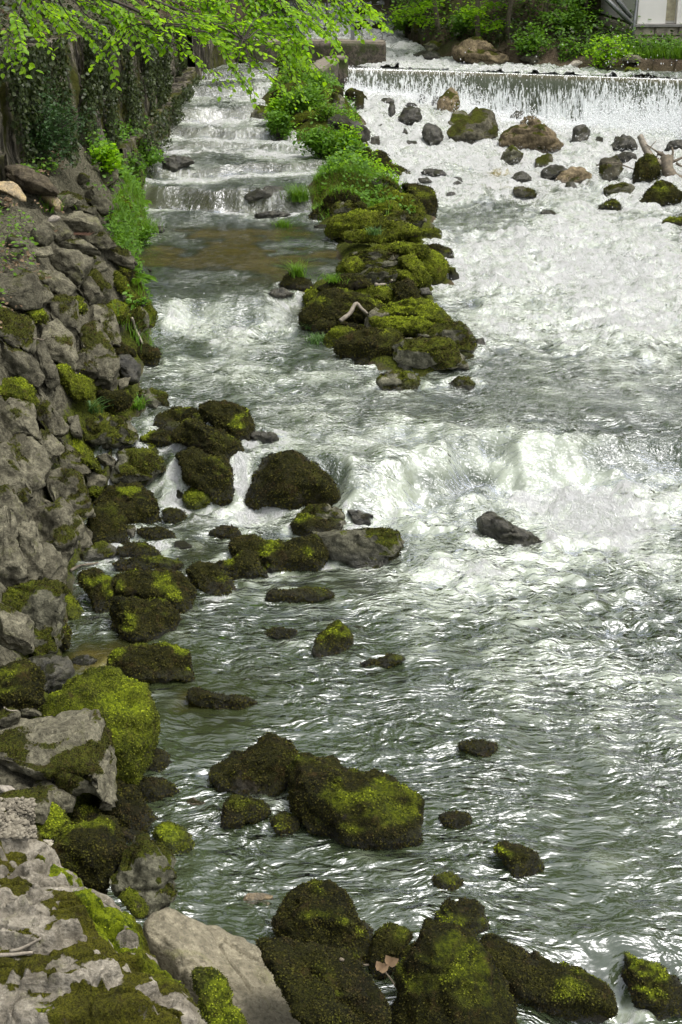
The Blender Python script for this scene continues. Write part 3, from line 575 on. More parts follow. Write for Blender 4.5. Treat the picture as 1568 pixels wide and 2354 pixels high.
ROCKS += table(0, 600, .6378, '''
b;brown slumped boulder;smooth brown boulder slumped below the shrub at the top of the bank;20,110 80,95 180,110 290,170 360,250 370,290 310,270 240,265 150,250 80,190 20,150
y;;freshly split tan block on the left edge, beneath the brown slumped boulder;-30,230 20,200 60,185 130,230 170,280 160,330 100,300 50,270 -30,260
y;split tan block;freshly split block with a tan face and grey side, right of another tan block;250,265 280,255 340,290 380,320 390,385 350,370 310,330 270,310
w;;small white chip just below the split tan block;300,440 330,405 380,420 350,450 310,455
g;;;370,290 420,270 490,290 510,320 460,350 390,380
g;;;500,270 540,240 590,250 640,300 690,350 700,380 650,400 590,350 530,320
g;;;630,130 700,120 740,180 740,210 690,230 640,180
g;;;480,170 540,150 560,190 500,210
g;;;430,400 540,390 590,430 620,480 560,520 470,500 380,470 340,440
g;;;655,400 700,395 745,430 740,470 690,460
g;;;200,530 260,480 340,500 330,540 290,610 250,600
g;;;340,480 400,490 440,530 390,570 340,550
g;;;40,550 80,525 130,550 150,600 100,610 50,600
g;;flat topped ledge stone with a scrap of rusty wire mesh on it;340,580 430,565 560,590 610,640 550,660 430,640 350,610
g;;;180,630 280,610 320,640 270,670 190,660
g;blunt nosed boulder;large blunt nosed grey boulder jutting from the bank crest;300,660 400,630 520,660 550,740 530,830 480,850 400,780 310,720
g;;;480,620 590,620 610,690 580,740 540,730 500,680
g;;;560,500 640,500 700,560 720,600 650,620 590,570
g;waterside nose;grey boulder whose nose hangs nearest the calm olive pool;640,600 720,600 800,630 835,680 830,740 780,720 700,680 650,640
g;;;600,700 650,700 665,750 620,770 590,740
g;;;230,780 320,760 400,800 450,860 440,910 380,900 290,840 230,820
g;;;-30,830 60,770 160,760 220,850 240,960 200,990 100,950 -30,900
g;;;500,810 540,800 590,870 640,950 600,970 540,890
g;;;560,750 620,790 690,870 690,930 640,960 600,870 550,800
m;;;750,720 800,720 840,790 820,840 770,810
M;;;660,960 720,940 780,970 820,1040 800,1080 740,1090 690,1040
Mw;;;780,920 860,915 920,940 960,1000 980,1060 950,1090 900,1050 850,990 800,960
hw;;;800,990 890,1000 920,1060 930,1140 890,1180 840,1080
g;;;540,980 640,970 700,1010 740,1100 745,1180 700,1220 640,1150 570,1060
g;tall leaning block;tall grey block leaning over the water, biggest of the middle bank;480,1110 560,1090 630,1150 690,1250 730,1370 740,1440 690,1490 640,1460 570,1400 500,1250
g;;;300,920 400,930 470,980 490,1060 490,1180 430,1140 360,1060 300,990
g;;;270,1080 360,1080 450,1180 480,1280 460,1370 400,1320 330,1290 270,1200
mw;;;690,1230 760,1215 830,1240 850,1290 760,1290 710,1270
mw;;;800,1230 880,1215 960,1220 1000,1270 980,1340 900,1350 850,1290
kw;;;720,1310 770,1275 840,1290 880,1370 885,1430 820,1450 760,1400
g;;;-30,1010 80,1010 170,1050 210,1150 200,1250 140,1210 60,1100 -30,1070
g;;;-30,1110 70,1095 130,1110 140,1190 110,1240 40,1180 -30,1170
g;;;190,1210 240,1230 300,1330 360,1430 350,1490 290,1440 220,1330 190,1270
g;;;-30,1180 80,1250 190,1330 260,1400 240,1470 130,1460 -30,1400
M;spilling moss cushion;cushion of vivid moss spilling between two grey blocks of the bank;330,1350 420,1340 460,1410 540,1430 590,1490 590,1568 480,1568 390,1470
g;;;480,1320 550,1260 560,1330 620,1390 600,1420 520,1400
kw;;dark flat rock at the left edge of the olive pool;940,480 1000,475 1035,505 1010,515 950,510
M;;;740,270 800,300 830,350 810,400 750,350
g;;;700,340 740,335 750,370 710,380
M;;;720,760 790,830 820,900 780,910 730,850
kw;;dark ledge rock with water dripping off it below the old wall;1020,60 1100,30 1180,45 1220,80 1150,100 1100,140 1030,120
M;;;430,920 500,930 545,1000 520,1030 470,990
M;;;580,740 620,800 600,810 570,770
g;;;430,350 500,350 560,360 590,400 540,400 470,390
g;;;250,440 300,470 340,500 280,500 230,480
g;;;230,850 290,870 330,920 300,960 250,920
M;;;170,1000 260,990 300,1040 290,1090 220,1090
g;;;740,1440 800,1430 810,1470 760,1500
''', 'b')
ROCKS += table(900, 600, .7015, '''
m;;;570,300 610,240 690,235 760,270 740,300 650,310 600,340
m;channel side knob;dark knob rock at the upper left of the stone spit, beside the channel;490,410 510,360 560,320 610,340 610,400 570,425 510,425
h;pale topped rock;rock with a bare pale top behind the dark channel side knob;610,350 640,310 700,295 790,310 800,340 740,360 660,370 620,380
M;;;590,460 620,400 680,370 760,355 880,365 910,410 880,450 780,460 700,460 620,480
M;;;810,350 860,310 950,290 1000,330 1010,360 920,360 850,360
M;;;880,230 950,220 990,260 1060,270 1120,320 1130,370 1060,350 990,320 900,280
m;tall east shoulder;tall brown mossy shoulder rock on the rapids side of the spit;1020,200 1100,195 1170,210 1195,270 1190,320 1140,390 1120,330 1080,260 1030,240
M;;;680,490 740,460 830,465 870,490 830,510 720,515
M;;;870,500 900,440 970,420 1060,430 1110,460 1100,490 990,500 930,530 880,535
M;;;1110,460 1180,445 1220,460 1225,510 1200,530 1140,500
h;;;900,370 1000,350 1090,370 1130,420 1120,440 1030,420 920,400
M;;;820,570 900,540 1010,525 1100,535 1150,560 1080,590 960,580 860,590
h;;;720,600 790,580 880,570 960,590 980,620 900,630 820,620 740,610
M;grassy green cushion;rounded green cushion rock on the channel side, halfway along the spit;640,680 680,625 740,610 775,640 770,680 700,700 650,700
h;;;780,640 870,630 960,635 970,665 880,670 790,670
m;;;1150,550 1220,540 1280,560 1295,610 1270,650 1220,600
M;sheer green block;sheer sided green block on the rapids side, halfway along the spit;1090,600 1170,580 1230,600 1260,650 1250,740 1190,760 1130,690 1090,640
M;;;1010,610 1080,600 1130,660 1165,720 1150,760 1100,740 1050,680 1000,640
M;;;970,690 1050,680 1100,720 1100,760 1000,730
h;;;770,690 850,670 960,680 970,730 880,750 790,730
m;;;610,740 700,710 790,720 830,770 740,780 640,800
m;;;530,790 600,755 620,790 570,810
M;;;740,800 810,775 940,780 965,820 920,850 820,840 750,830
m;;;970,770 1050,740 1090,790 1110,850 1060,860 990,850
m;black hollow boulder;black boulder with deep hollow and green rim, on the channel side of the spit;450,960 470,880 560,820 660,800 760,830 860,870 900,910 800,940 700,970 560,970 480,985
M;;;455,860 480,800 550,795 590,820 520,850
M;;;900,890 1000,870 1140,860 1210,880 1260,950 1275,990 1180,990 1060,950 930,930
g;little grey tooth;little bare grey tooth of rock beside the forked stick;800,1000 850,905 930,945 940,990 830,1010
m;;;500,980 560,960 640,965 660,1000 580,1040 520,1040
M;;;840,990 900,960 1010,955 1100,960 1200,1000 1120,1040 980,1030 870,1010
M;smooth green dome;smooth green dome rock at the lower left tip of the spit;575,1100 590,1040 660,1010 720,1025 750,1060 660,1120 600,1130
m;broad olive nose;broad olive rock forming the downstream nose of the spit;650,1130 700,1070 820,1030 950,1040 1000,1090 990,1160 900,1195 780,1170
h;bare patched nose;nose rock with a large bare pitted grey patch;970,1200 1000,1130 1060,1070 1170,1075 1290,1130 1370,1180 1370,1220 1200,1225 1050,1220
h;;;1120,1040 1200,1000 1280,985 1380,1010 1430,1070 1420,1130 1360,1160 1270,1110 1180,1060
mw;;;740,1210 800,1170 845,1195 830,1225 760,1225
hw;lone tabled rock;lone flat topped rock in the water just below the spit;870,1310 890,1250 980,1250 1080,1270 1115,1330 1110,1370 980,1380 890,1355
hw;;low rock alone to the right of the lone tabled rock;1280,1340 1330,1305 1390,1295 1425,1330 1420,1360 1310,1360
kw;;;1430,1070 1470,1070 1490,1110 1440,1125
mw;tufted midstream rock;mossy rock topped by a grass tuft between the pool and the spit;310,770 370,710 430,705 480,740 510,790 440,800 350,785
kw;;brown wet stone just below the tufted midstream rock;255,830 280,785 340,785 390,820 350,840
kw;;;1110,790 1160,785 1180,820 1120,825
mw;;;1270,660 1310,670 1330,730 1280,740
m;;;800,60 880,20 930,30 960,100 1010,120 1080,160 1090,190 980,190 900,130
m;;;760,0 830,-10 850,50 800,40
hw;;;1130,120 1200,110 1260,125 1270,145 1190,145
kw;;;1100,165 1150,160 1185,180 1120,185
kw;;;1290,170 1330,155 1365,180 1310,185
kw;;;1300,190 1330,180 1375,205 1320,210
kw;;;1260,265 1270,240 1310,238 1325,268
kw;;;1330,300 1370,285 1420,300 1370,306
kw;;;170,375 240,345 320,350 380,370 300,385 200,385
kw;;;120,270 200,205 300,210 340,265 240,285 140,280
mw;;;510,430 590,425 600,445 520,448
M;;;630,480 690,440 720,470 660,495
h;;;830,170 900,160 960,190 1010,230 980,250 900,220 840,200
g;;;900,600 950,590 970,610 920,625
M;;;1040,450 1110,470 1120,520 1060,520
m;;;830,920 900,930 960,960 880,980
m;;;660,980 740,990 800,1010 720,1020
''', 'r')
ROCKS += table(1900, 400, .5287, '''
t;broad tan boulder;broadest tan boulder below the weir, moss on its left shoulder;180,320 240,230 350,225 420,190 500,180 560,230 620,300 660,360 610,400 480,400 300,390 190,360
t;;;340,200 380,140 440,125 495,160 500,185 400,200
h;;;180,480 220,430 310,355 340,380 365,460 280,480
g;;;445,525 455,440 520,420 580,430 590,470 540,500 500,520
k;;;500,600 520,540 590,500 670,500 710,540 640,575 560,605
t;clean pointed tan rock;clean tan rock rising to a point below the weir;610,640 680,570 740,520 800,510 850,560 875,600 820,640 700,640
k;;;680,670 700,630 750,620 775,650 770,680 700,680
k;;;265,610 290,560 340,550 420,565 430,615 340,620
g;;;295,725 340,670 400,655 460,680 470,725 380,730
g;thimble shaped rock;grey thimble shaped rock behind a thin fallen twig;940,615 950,490 990,450 1060,460 1110,510 1120,550 1060,600 980,620
m;rock against the driftwood;upright dark mossy rock against the driftwood stump;1195,635 1200,540 1240,470 1300,440 1360,445 1395,500 1400,560 1340,600 1260,625
h;;;965,740 1000,660 1060,620 1150,620 1200,650 1215,700 1120,720 1030,735
m;right hand pyramid;large dark pyramid rock in front of the driftwood trunk;1240,795 1300,720 1350,650 1420,625 1500,660 1550,700 1560,740 1480,800 1380,810 1300,790
m;;;940,815 1000,780 1050,755 1090,780 1100,820 1010,825
k;;;490,860 530,835 600,845 640,880 560,880
m;;;1390,945 1440,900 1520,890 1568,890 1600,960 1480,960
k;;;720,300 760,210 850,195 870,230 850,300 780,325
k;;;1020,385 1060,290 1130,270 1200,300 1220,360 1100,370
k;;;1430,390 1480,320 1568,310 1600,400 1500,410
k;;;1060,430 1130,400 1210,410 1220,460 1130,480
k;;;900,330 930,280 970,290 960,330 920,340
''', 'w')
ROCKS += table(1300, 0, .9114, '''
t;;;495,480 500,430 550,395 585,410 590,460 560,500 510,505
h;;;540,560 545,510 590,490 630,510 600,550 560,570
g;rounded splashed boulder;big rounded grey boulder splashed by the weir, left of the broad tan one;535,610 570,570 640,520 680,487 730,500 765,540 760,590 700,610 640,645 560,640
k;;;425,590 440,555 490,555 520,590 510,630 470,645
k;;;320,520 360,480 410,475 425,510 400,550 340,545
k;;;240,460 250,432 300,435 305,455
k;;;275,480 290,455 310,470 305,510 280,510
m;;;90,400 120,388 160,405 185,440 150,450 100,430
m;;;130,470 140,420 165,415 172,450 165,480
k;;;200,640 205,605 235,600 242,630
k;log shaped rock;dark log shaped rock reaching from the green spit into the rapids;10,520 60,510 120,550 190,570 200,600 150,610 80,580 20,550
k;;;470,470 480,425 500,430 495,470
k;;;625,490 650,430 690,425 690,480
k;;;690,490 700,440 740,440 770,460 760,500
k;;;800,530 840,490 870,490 860,530
t;;;855,560 880,520 920,510 945,535 920,555
k;;;350,650 360,620 400,620 410,650
k;;;395,440 420,415 450,430 440,455
k;;;425,760 450,745 500,745 540,768 480,775
k;;;345,470 370,452 400,455 410,470
k;;;120,545 140,528 165,545 150,560
k;;;335,590 350,565 365,590
k;;;232,560 250,545 285,555 270,565
t;upstream boulder;great tan and green boulder in the water above the weir;560,270 565,220 600,165 660,165 720,200 760,240 850,270 840,290 740,290 620,275
k;;;385,240 430,220 500,230 510,265 440,265
mb;;;355,205 400,180 460,180 440,210
hb;;;440,215 480,185 530,200 530,230 470,225
mb;;;200,130 240,95 270,100 260,150
mb;;;290,150 320,100 350,100 350,150
mb;;;350,150 365,90 400,85 405,110 380,150
hb;;;385,130 410,105 440,110 440,150
mb;;;1230,320 1260,285 1310,290 1300,325
Mb;;;1300,325 1330,295 1380,300 1380,328
wb;;;1070,295 1090,265 1140,270 1150,290
wb;;;1230,290 1240,260 1290,250 1310,280
mb;;;120,150 130,100 180,90 215,150
mb;;;115,90 150,40 200,50 190,85
gb;;;860,265 900,235 960,245 950,280 900,285
gb;;;1310,260 1350,240 1390,250 1380,275
''', 'w')
ROCKS += table(1000, 250, .3189, '''
h;pink grey boulder;grey boulder with a rusty moss cap on the channel edge of the green spit;0,740 30,620 90,545 180,525 250,570 260,650 230,720 150,850 60,850 0,830
m;;;280,450 300,380 390,320 470,330 480,380 400,430
g;;;450,650 490,570 560,560 610,610 680,640 600,680 520,700
M;;;500,740 640,640 800,620 860,660 850,740 700,740 600,800
m;;;1000,330 1060,290 1130,320 1165,380 1140,415 1060,380
h;;;1000,400 1100,390 1200,460 1250,560 1240,700 1130,690 1000,560
''', 'r')
DIRN = 0
from mathutils import Matrix
import bmesh
_ico = {}
def ico(n_):
    if n_ not in _ico:
        b = bmesh.new(); bmesh.ops.create_icosphere(b, subdivisions=n_, radius=1); b.verts.ensure_lookup_table()
        _ico[n_] = (np.array([v.co[:] for v in b.verts]), np.array([[v.index for v in q.verts] for q in b.faces])); b.free()
    return _ico[n_]
# moss share, painted top light on the moss, displacement, facets
STYLE = {'g': (.05, .0, .035, 14), 'h': (.60, .35, .05, 9), 'm': (1.0, .05, .045, 8), 'M': (1.02, .85, .045, 8), 'k': (.25, 0, .05, 6), 't': (.25, .1, .05, 8), 'y': (.0, 0, .03, 9), 'w': (0, 0, .03, 9), 's': (.10, .3, .03, 6), 'b': (.12, 0, .02, 1)}
Fw = np.array([0, CP, -SP]); Up = np.array([0, SP, CP]); Rt = np.array([1., 0, 0])
def tufts(o, W, f_, N, moss, lus_toplit, d, kind):
    A, B_, C_ = W[f_[:, 0]], W[f_[:, 1]], W[f_[:, 2]]; ar = np.linalg.norm(np.cross(B_ - A, C_ - A), axis=1) / 2
    mf = moss[f_].mean(1); ar = ar * (mf > (.55 if kind in 'mM' else .5)) * np.clip(mf, 0, 1); tot = ar.sum()
    if tot < .004: return
    s_ = .0008 * d + .002; n_ = int(min(16000, tot * 1.1 / s_ ** 2 * (1. if kind in 'mM' else 1.2)))
    k = rng.choice(len(ar), n_, p=ar / tot); w_ = rng.dirichlet((1, 1, 1), n_)
    g = lambda Q: (Q[f_[k]] * w_[:, :, None]).sum(1) if Q.ndim == 2 else (Q[f_[k]] * w_).sum(1)
    P, NN, lu = g(W), g(N), g(lus_toplit); tl = fbm((P + np.array(o.location)) * 7, 3, 41); P = P + NN * (.2 * s_ * rng.uniform(-.5, 1, n_) + .7 * s_ * tl)[:, None]
    D = NN * .25 + rng.normal(size=(n_, 3)) * .55 + [0, 0, -.5]; V, f2 = leaves(P, D, NN + rng.normal(size=(n_, 3)) * .3, s_ * rng.uniform(.7, 1.7, n_), 1.1)
    link('moss', mesh_np('moss', V, f2, True, {'lush_toplit': np.repeat(np.clip(lu + .25 * tl, 0, 1), 6), 'vivid': np.full(len(V), 1. if kind == 'M' else 0.)}), MAT['moss'], o, kind='stuff')
def make_rock(i, r):
    q = r['pts']; u0, v0 = q.min(0); u1, v1 = q.max(0); wpx, hpx = u1 - u0, v1 - v0
    big = max(wpx, hpx); mode = r['mode']
    r['c0'] = q.mean(0); cu, cv = q.mean(0) * .5 + np.array([(u0 + u1) / 2, (v0 + v1) / 2]) * .5
    bank = mode in 'b'
    if mode in ('w',):
        B = hit(cu, v1 - .06 * hpx); d0 = cdepth(B); half = min(wpx, hpx * 1.5) * d0 / F * .42; d = d0 + half * .55
    elif mode == '1': d = 5.9
    elif mode == '2': d = 5.15
    else:
        B = hit(cu, cv + .12 * hpx); d0 = cdepth(B); half = min(wpx, hpx * 1.4) * d0 / F * .5; d = d0 + (.10 * half if mode == 'b' else .25 * half)
    # outline -> polar radius about the centre (layout units), y up
    ox = (q[:, 0] - cu); oy = -(q[:, 1] - cv)
    if mode in ('w', 'r'):
        low = oy < -.15 * hpx; oy = np.where(low, oy * 1.28, oy)
    if mode == 'w' and cu > 850 and 190 < cv < 500: oy = np.where(oy > 0, oy * 1.25, oy)
    th = np.arctan2(oy, ox); od = np.argsort(th); th, ox, oy = th[od], ox[od], oy[od]
    # dense polygon sampling
    n_ = len(ox); P = []
    for a in range(n_):
        b = (a + 1) % n_; t = np.linspace(0, 1, 24, endpoint=False); P.append(np.stack([ox[a] + (ox[b] - ox[a]) * t, oy[a] + (oy[b] - oy[a]) * t], 1))
    P = np.concatenate(P); pt = np.arctan2(P[:, 1], P[:, 0]); pr = np.hypot(P[:, 0], P[:, 1]); o_ = np.argsort(pt)
    sub = 3 if big < 45 else 4 if big < 110 else 5 if big < 330 else 6
    V, f_ = ico(sub); V = V.copy()
    rs = np.random.default_rng(1000 + i); mossy, lush_toplit, amp, fac = STYLE[r['kind']]
    s = d / F; size = math.sqrt(wpx * hpx) * s
    # body frame: a = right, b = up in view, c = along the view
    a, b, c = V[:, 0], V[:, 1], V[:, 2]
    tt = np.arctan2(b, a); rad = np.interp(tt, pt[o_], pr[o_], period=2 * math.pi)
    rad = .72 * rad + .28 * np.interp(tt + .05, pt[o_], pr[o_], period=2 * math.pi) * .5 + .28 * .5 * np.interp(tt - .05, pt[o_], pr[o_], period=2 * math.pi)
    cyl = np.hypot(a, b) ** .8 * rad * s
    dep = half if mode not in '12' else size * .33
    cc = np.sign(c) * np.abs(c) ** .85 * dep
    # keep the base under the shape: lower points move back under the stone, upper points tilt away
    Q = np.stack([np.cos(tt) * cyl, np.sin(tt) * cyl, cc + (.35 * np.sin(tt) * cyl if mode in 'wr' else .45 * np.sin(tt) * cyl)], 1)
    nf = fac + int(rs.integers(0, 4)) - (5 if fac > 12 else 0)
    for k in range(nf):
        nv = rs.normal(size=3); nv[2] -= .5; nv[1] += .3; nv /= np.linalg.norm(nv)
        pj = Q @ nv; mx = pj.max(); cut = mx * rs.uniform(.50, .84) if fac > 8 else mx * rs.uniform(.72, .94) if fac > 4 else mx * rs.uniform(.82, .97)
        over = np.clip(pj - cut, 0, None); Q = Q - over[:, None] * nv * (.92 if fac > 4 else .7)
    for k_, tgt in ((0, ox), (1, oy)):
        lo, hi = Q[:, k_].min(), Q[:, k_].max(); gsc = 1.2 if (bank and r['kind'] in 'gh') else 1.12 if mode == 'r' else 1.02
        Q[:, k_] = ((Q[:, k_] - lo) / (hi - lo) * (tgt.max() - tgt.min()) + tgt.min()) * s * gsc
    W = Rt[None] * Q[:, :1] + Up[None] * Q[:, 1:2] + Fw[None] * Q[:, 2:3]
    cen = at_depth(cu, cv, d)
    def norms(W):
        N = np.zeros_like(W); A, B_, C_ = W[f_[:, 0]], W[f_[:, 1]], W[f_[:, 2]]; fn = np.cross(B_ - A, C_ - A)
        for k in range(3): np.add.at(N, f_[:, k], fn)
        return N / (np.linalg.norm(N, axis=1, keepdims=True) + 1e-12)
    if norms(W)[:, :].dot(Up).max() < .2: pass
    N = norms(W)
    if (N * W).sum() < 0: f_ = f_[:, ::-1]; N = -N
    G = W + cen
    fr = 1 / max(size, .05)
    big_n = fbm(G * fr * 1.6, 3, i); ridge = ridg(G * fr * np.array([2.2, 2.2, 3.6]), 4, i + 3); fine = fbm(G * 14, 3, 5)
    disp = size * (amp * 1.5 * big_n + amp * 1.1 * (ridge - .2)) + np.minimum(.012, size * .05) * fine
    if r['kind'] in 'gthkb': disp = disp - size * (.05 if r['kind'] == 'g' else .08) * sst(.62, .95, 1 - np.abs(gn(G * fr * np.array([1.5, 1.5, 2.6]), i + 9)) * 3.2)
    if r['kind'] in 'gthk': disp = disp - np.minimum(.016, size * .035) * sst(.12, .42, gn(G * 13, 77)) + np.minimum(.012, size * .03) * fbm(G * 8, 3, 78)
    if r['kind'] in 'mM': disp = disp + np.minimum(.022, size * .06) * (fbm(G * 9, 3, 8) + .6 * fbm(G * 24, 2, 9))
    if mode == '1':
        lay = G[:, 2] * 9 + 1.6 * fbm(G * 2.2, 3, 4) + G[:, 0] * 2.0; st_ = (lay - np.floor(lay)); disp = disp * .5 + .045 * (sst(.0, .7, st_) - sst(.86, 1, st_)) + .03 * fbm(G * 5, 4, 15)
        disp = disp - .05 * sst(.6, .95, 1 - np.abs(gn(G * np.array([2., 2., 4.]), 19)) * 4)
    W = W + N * disp[:, None]; N = norms(W); G = W + cen
    up = N[:, 2]
    # moss sits on the tops and leaves the steep faces bare
    mo = up * .55 + .45 * fbm(G * 1.9, 3, 12) * 1.4
    if r['kind'] == 'g': moss = sst(.28, .8, mo + .5 * fbm(G * 1.1, 2, 14) + (.25 if r['c0'][1] < 480 else 0)) * .75 + (sst(.12, .30, fbm(G * 2.4 + 3.1, 3, 14) + .2 * (up - .6)) if 'pitted' in r['short'] else 0)
    elif r['kind'] in 'htk': moss = sst(.1, .6, mo + (mossy - .45) + .75 * fbm(G * fr * 1.6, 3, 14))
    elif r['kind'] == 's': moss = sst(.5, .9, mo) * .4
    elif r['kind'] in 'ywb': moss = np.zeros(len(W)) + .1 * (r['kind'] == 'b')
    else: moss = np.clip(.85 + .35 * up + .5 * fbm(G * 2.3, 3, 18), 0, 1.2)
    if mode == '1': moss = sst(.0, .5, fbm(G * np.array([3.0, 3.0, 9]), 5, 14, .66) * 1.6 + .12 + .25 * (1 - up))
    lus_toplit = np.clip((up - .25) * 1.3, 0, 1) * lush_toplit * sst(-.35, .45, fbm(G * 3.1, 3, 33)) if lush_toplit else np.zeros(len(W))  # upturned moss coloured brighter in patches, imitating light from above
    if r['kind'] == 'm': lus_toplit = np.clip((up - .35) * 1.8, 0, 1) * rs.uniform(.1, .85) * sst(-.1, .4, fbm(G * 2.7, 3, 34))
    wl_ = water(G[:, 0], G[:, 1]); wet = sst(.13, .0, G[:, 2] - wl_ - .03 * fbm(G * 6, 2, 3)) * (1 if mode in 'wr' else .7)
    if r['kind'] == 'k': wet = np.maximum(wet, .75)
    me = mesh_np('boulder' if big > 60 else 'rock' if big > 22 else 'stone', W, f_, True, {'moss': moss, 'lush_toplit': lus_toplit, 'wet': wet})
    nm = me.name.split('.')[0]
    o = link(nm, me, MAT[r['kind']], loc=tuple(cen)); r['obj'] = o; r['c'] = (cu, cv); r['px'] = big; r['nm'] = nm; r['asp'] = wpx / hpx
    o['category'] = nm
    if big > 42 and r['kind'] in 'mMhg' and cv > 380: tufts(o, W, f_, N, moss, lus_toplit, d, r['kind'])
    return o
for i, r in enumerate(ROCKS):
    if r['mode'] != '9': make_rock(i, r)
# water piles up against each standing stone, froths round its foot and trails a wake downstream
X, Y, Z, foam_a = RIV; xs_, ys_ = X[0], Y[:, 0]
for r in ROCKS:
    if r['mode'] not in 'wr' or r['c'][1] < 190: continue
    q = np.array([v.co[:] for v in r['obj'].data.vertices]) + np.array(r['obj'].location); lv = water(q[:, 0], q[:, 1]); q = q[np.abs(q[:, 2] - lv) < .06]
    if len(q) < 4: continue
    cx, cy = (q[:, 0].min() + q[:, 0].max()) / 2, (q[:, 1].min() + q[:, 1].max()) / 2; ax, ay = (q[:, 0].max() - q[:, 0].min()) / 2 + .01, (q[:, 1].max() - q[:, 1].min()) / 2 + .01
    i0, i1 = np.searchsorted(xs_, [cx - ax - .6, cx + ax + .6]); j0, j1 = np.searchsorted(ys_, [cy - ay - 1.6, cy + ay + .5]); sl = (slice(j0, j1), slice(i0, i1))
    dx, dy = (X[sl] - cx), (Y[sl] - cy); e = np.hypot(dx / (ax + .05), dy / (ay + .05)); m_ = min(ax, ay) + .05
    fast = float(sst(8.5, 15, cy)) * .8 + .2; ring = np.exp(-(((e - 1.0) * m_) / .055) ** 2)
    nz_ = .6 + 1.2 * n2(X[sl], Y[sl], 5, 5, 3, 88)
    wake = np.exp(-(dx / (ax * .75 + .05)) ** 2) * sst(0, -.2, dy) * np.exp(np.clip(dy + ay, -9, 0) / .5)
    foam_a[sl] += np.clip(ring * nz_ * .50 * fast + wake * nz_ * .35 * fast, 0, 1)
    Z[sl] += fast * (.035 * np.exp(-(((e - 1.05) * m_) / .12) ** 2) * sst(-.1, .3, dy / ay) - .02 * wake + .012 * np.sin((e - 1) * m_ * 42) * np.exp(-np.clip((e - 1) * m_, 0, 9) / .22) * sst(2.2, 1.0, e))
river.data.vertices.foreach_set('co', np.stack([X, Y, Z], -1).astype(np.float32).ravel()); river.data.attributes['foam'].data.foreach_set('value', np.clip(foam_a, 0, 1.3).astype(np.float32).ravel()); river.data.update()
# the layered ledge: bedding steps seen as a relief of thin terraces on a gently tilted block
def polysd(px, py, Q):
    d = np.full(px.shape, 1e9); ins = np.zeros(px.shape, bool)
    for k in range(len(Q)):
        (x0, y0), (x1, y1) = Q[k], Q[(k + 1) % len(Q)]; ex, ey = x1 - x0, y1 - y0; t = np.clip(((px - x0) * ex + (py - y0) * ey) / (ex * ex + ey * ey), 0, 1)
        d = np.minimum(d, np.hypot(px - x0 - t * ex, py - y0 - t * ey)); c = ((y0 > py) != (y1 > py)) & (px < (x1 - x0) * (py - y0) / (y1 - y0 + 1e-12) + x0); ins ^= c
    return np.where(ins, d, -d)
r = [q for q in ROCKS if q['mode'] == '9' and q['kind'] == 'h'][0]; Q = np.array([at_z(u, v, 1.02)[:2] for u, v in r['pts']])
gx, gy = np.arange(Q[:, 0].min() - .1, Q[:, 0].max() + .1, .0065), np.arange(Q[:, 1].min() - .1, Q[:, 1].max() + .1, .0065); X2, Y2, f2 = grid(gx, gy); p3 = np.stack([X2.ravel(), Y2.ravel(), 0 * X2.ravel()], 1); sh_ = X2.shape
sd = polysd(X2, Y2, Q) + .03 * fbm(p3 * 5, 4, 401).reshape(sh_)
fld = (.10 * (Y2 - 5) * 1.0 + .12 * (-X2) + .13 * fbm(p3 * np.array([1.3, 2.6, 1]), 5, 402).reshape(sh_) + .028 * fbm(p3 * np.array([5, 9, 1]), 3, 403).reshape(sh_))
stp = fld * 15; fl = np.floor(stp); fr_ = stp - fl; ter = (fl + sst(.62, .86, fr_)) / 15
crk = sst(.80, 1, 1 - np.abs(gn(p3 * np.array([2.2, 4.5, 1]), 404)) * 4).reshape(sh_)
moss = sst(-.02, .22, fbm(p3 * np.array([2.4, 4.2, 1]), 5, 405).reshape(sh_) + .22 - .30 * sst(.5, .66, fr_) * sst(1.0, .9, fr_) + .15 * crk + .08 * sst(.3, .6, -X2 - .2))
Z2 = .86 + ter * 1.25 - .05 * crk + .006 * fbm(p3 * 22, 3, 406).reshape(sh_) + .012 * fbm(p3 * 7, 3, 408).reshape(sh_) + .022 * moss * (.6 + fbm(p3 * 14, 3, 407).reshape(sh_)) - 1.3 * sst(.03, -.07, sd) - .10 * sst(.14, .0, sd)
c2 = np.array([X2.mean(), Y2.mean(), .9]); W2 = np.stack([X2, Y2, Z2], -1).reshape(-1, 3) - c2; kp = sd.ravel()[f2].max(1) > -.08
gz_, gxx = np.gradient(Z2, gy, gx); N2 = unit(np.stack([-gxx, -gz_, np.ones(sh_)], -1).reshape(-1, 3)); lus2 = sst(.1, .5, fbm(p3 * 2.1, 3, 409)) * .8 * (sd.ravel() < .25) + .15
o = link('ledge_boulder', mesh_np('ledge_boulder', W2, f2[kp], True, {'moss': moss.ravel() * .92, 'lush_toplit': lus2, 'wet': np.zeros(len(W2))}), MAT['ledge'], loc=tuple(c2))
r.update(obj=o, c=(250, 2200), px=500, nm='boulder', asp=1); o['category'] = 'boulder'
tri = np.concatenate([f2[kp][:, :3], f2[kp][:, [0, 2, 3]]]); tufts(o, W2, tri, N2, np.where(moss.ravel() > .6, moss.ravel(), 0), lus2, 5.4, 'h')
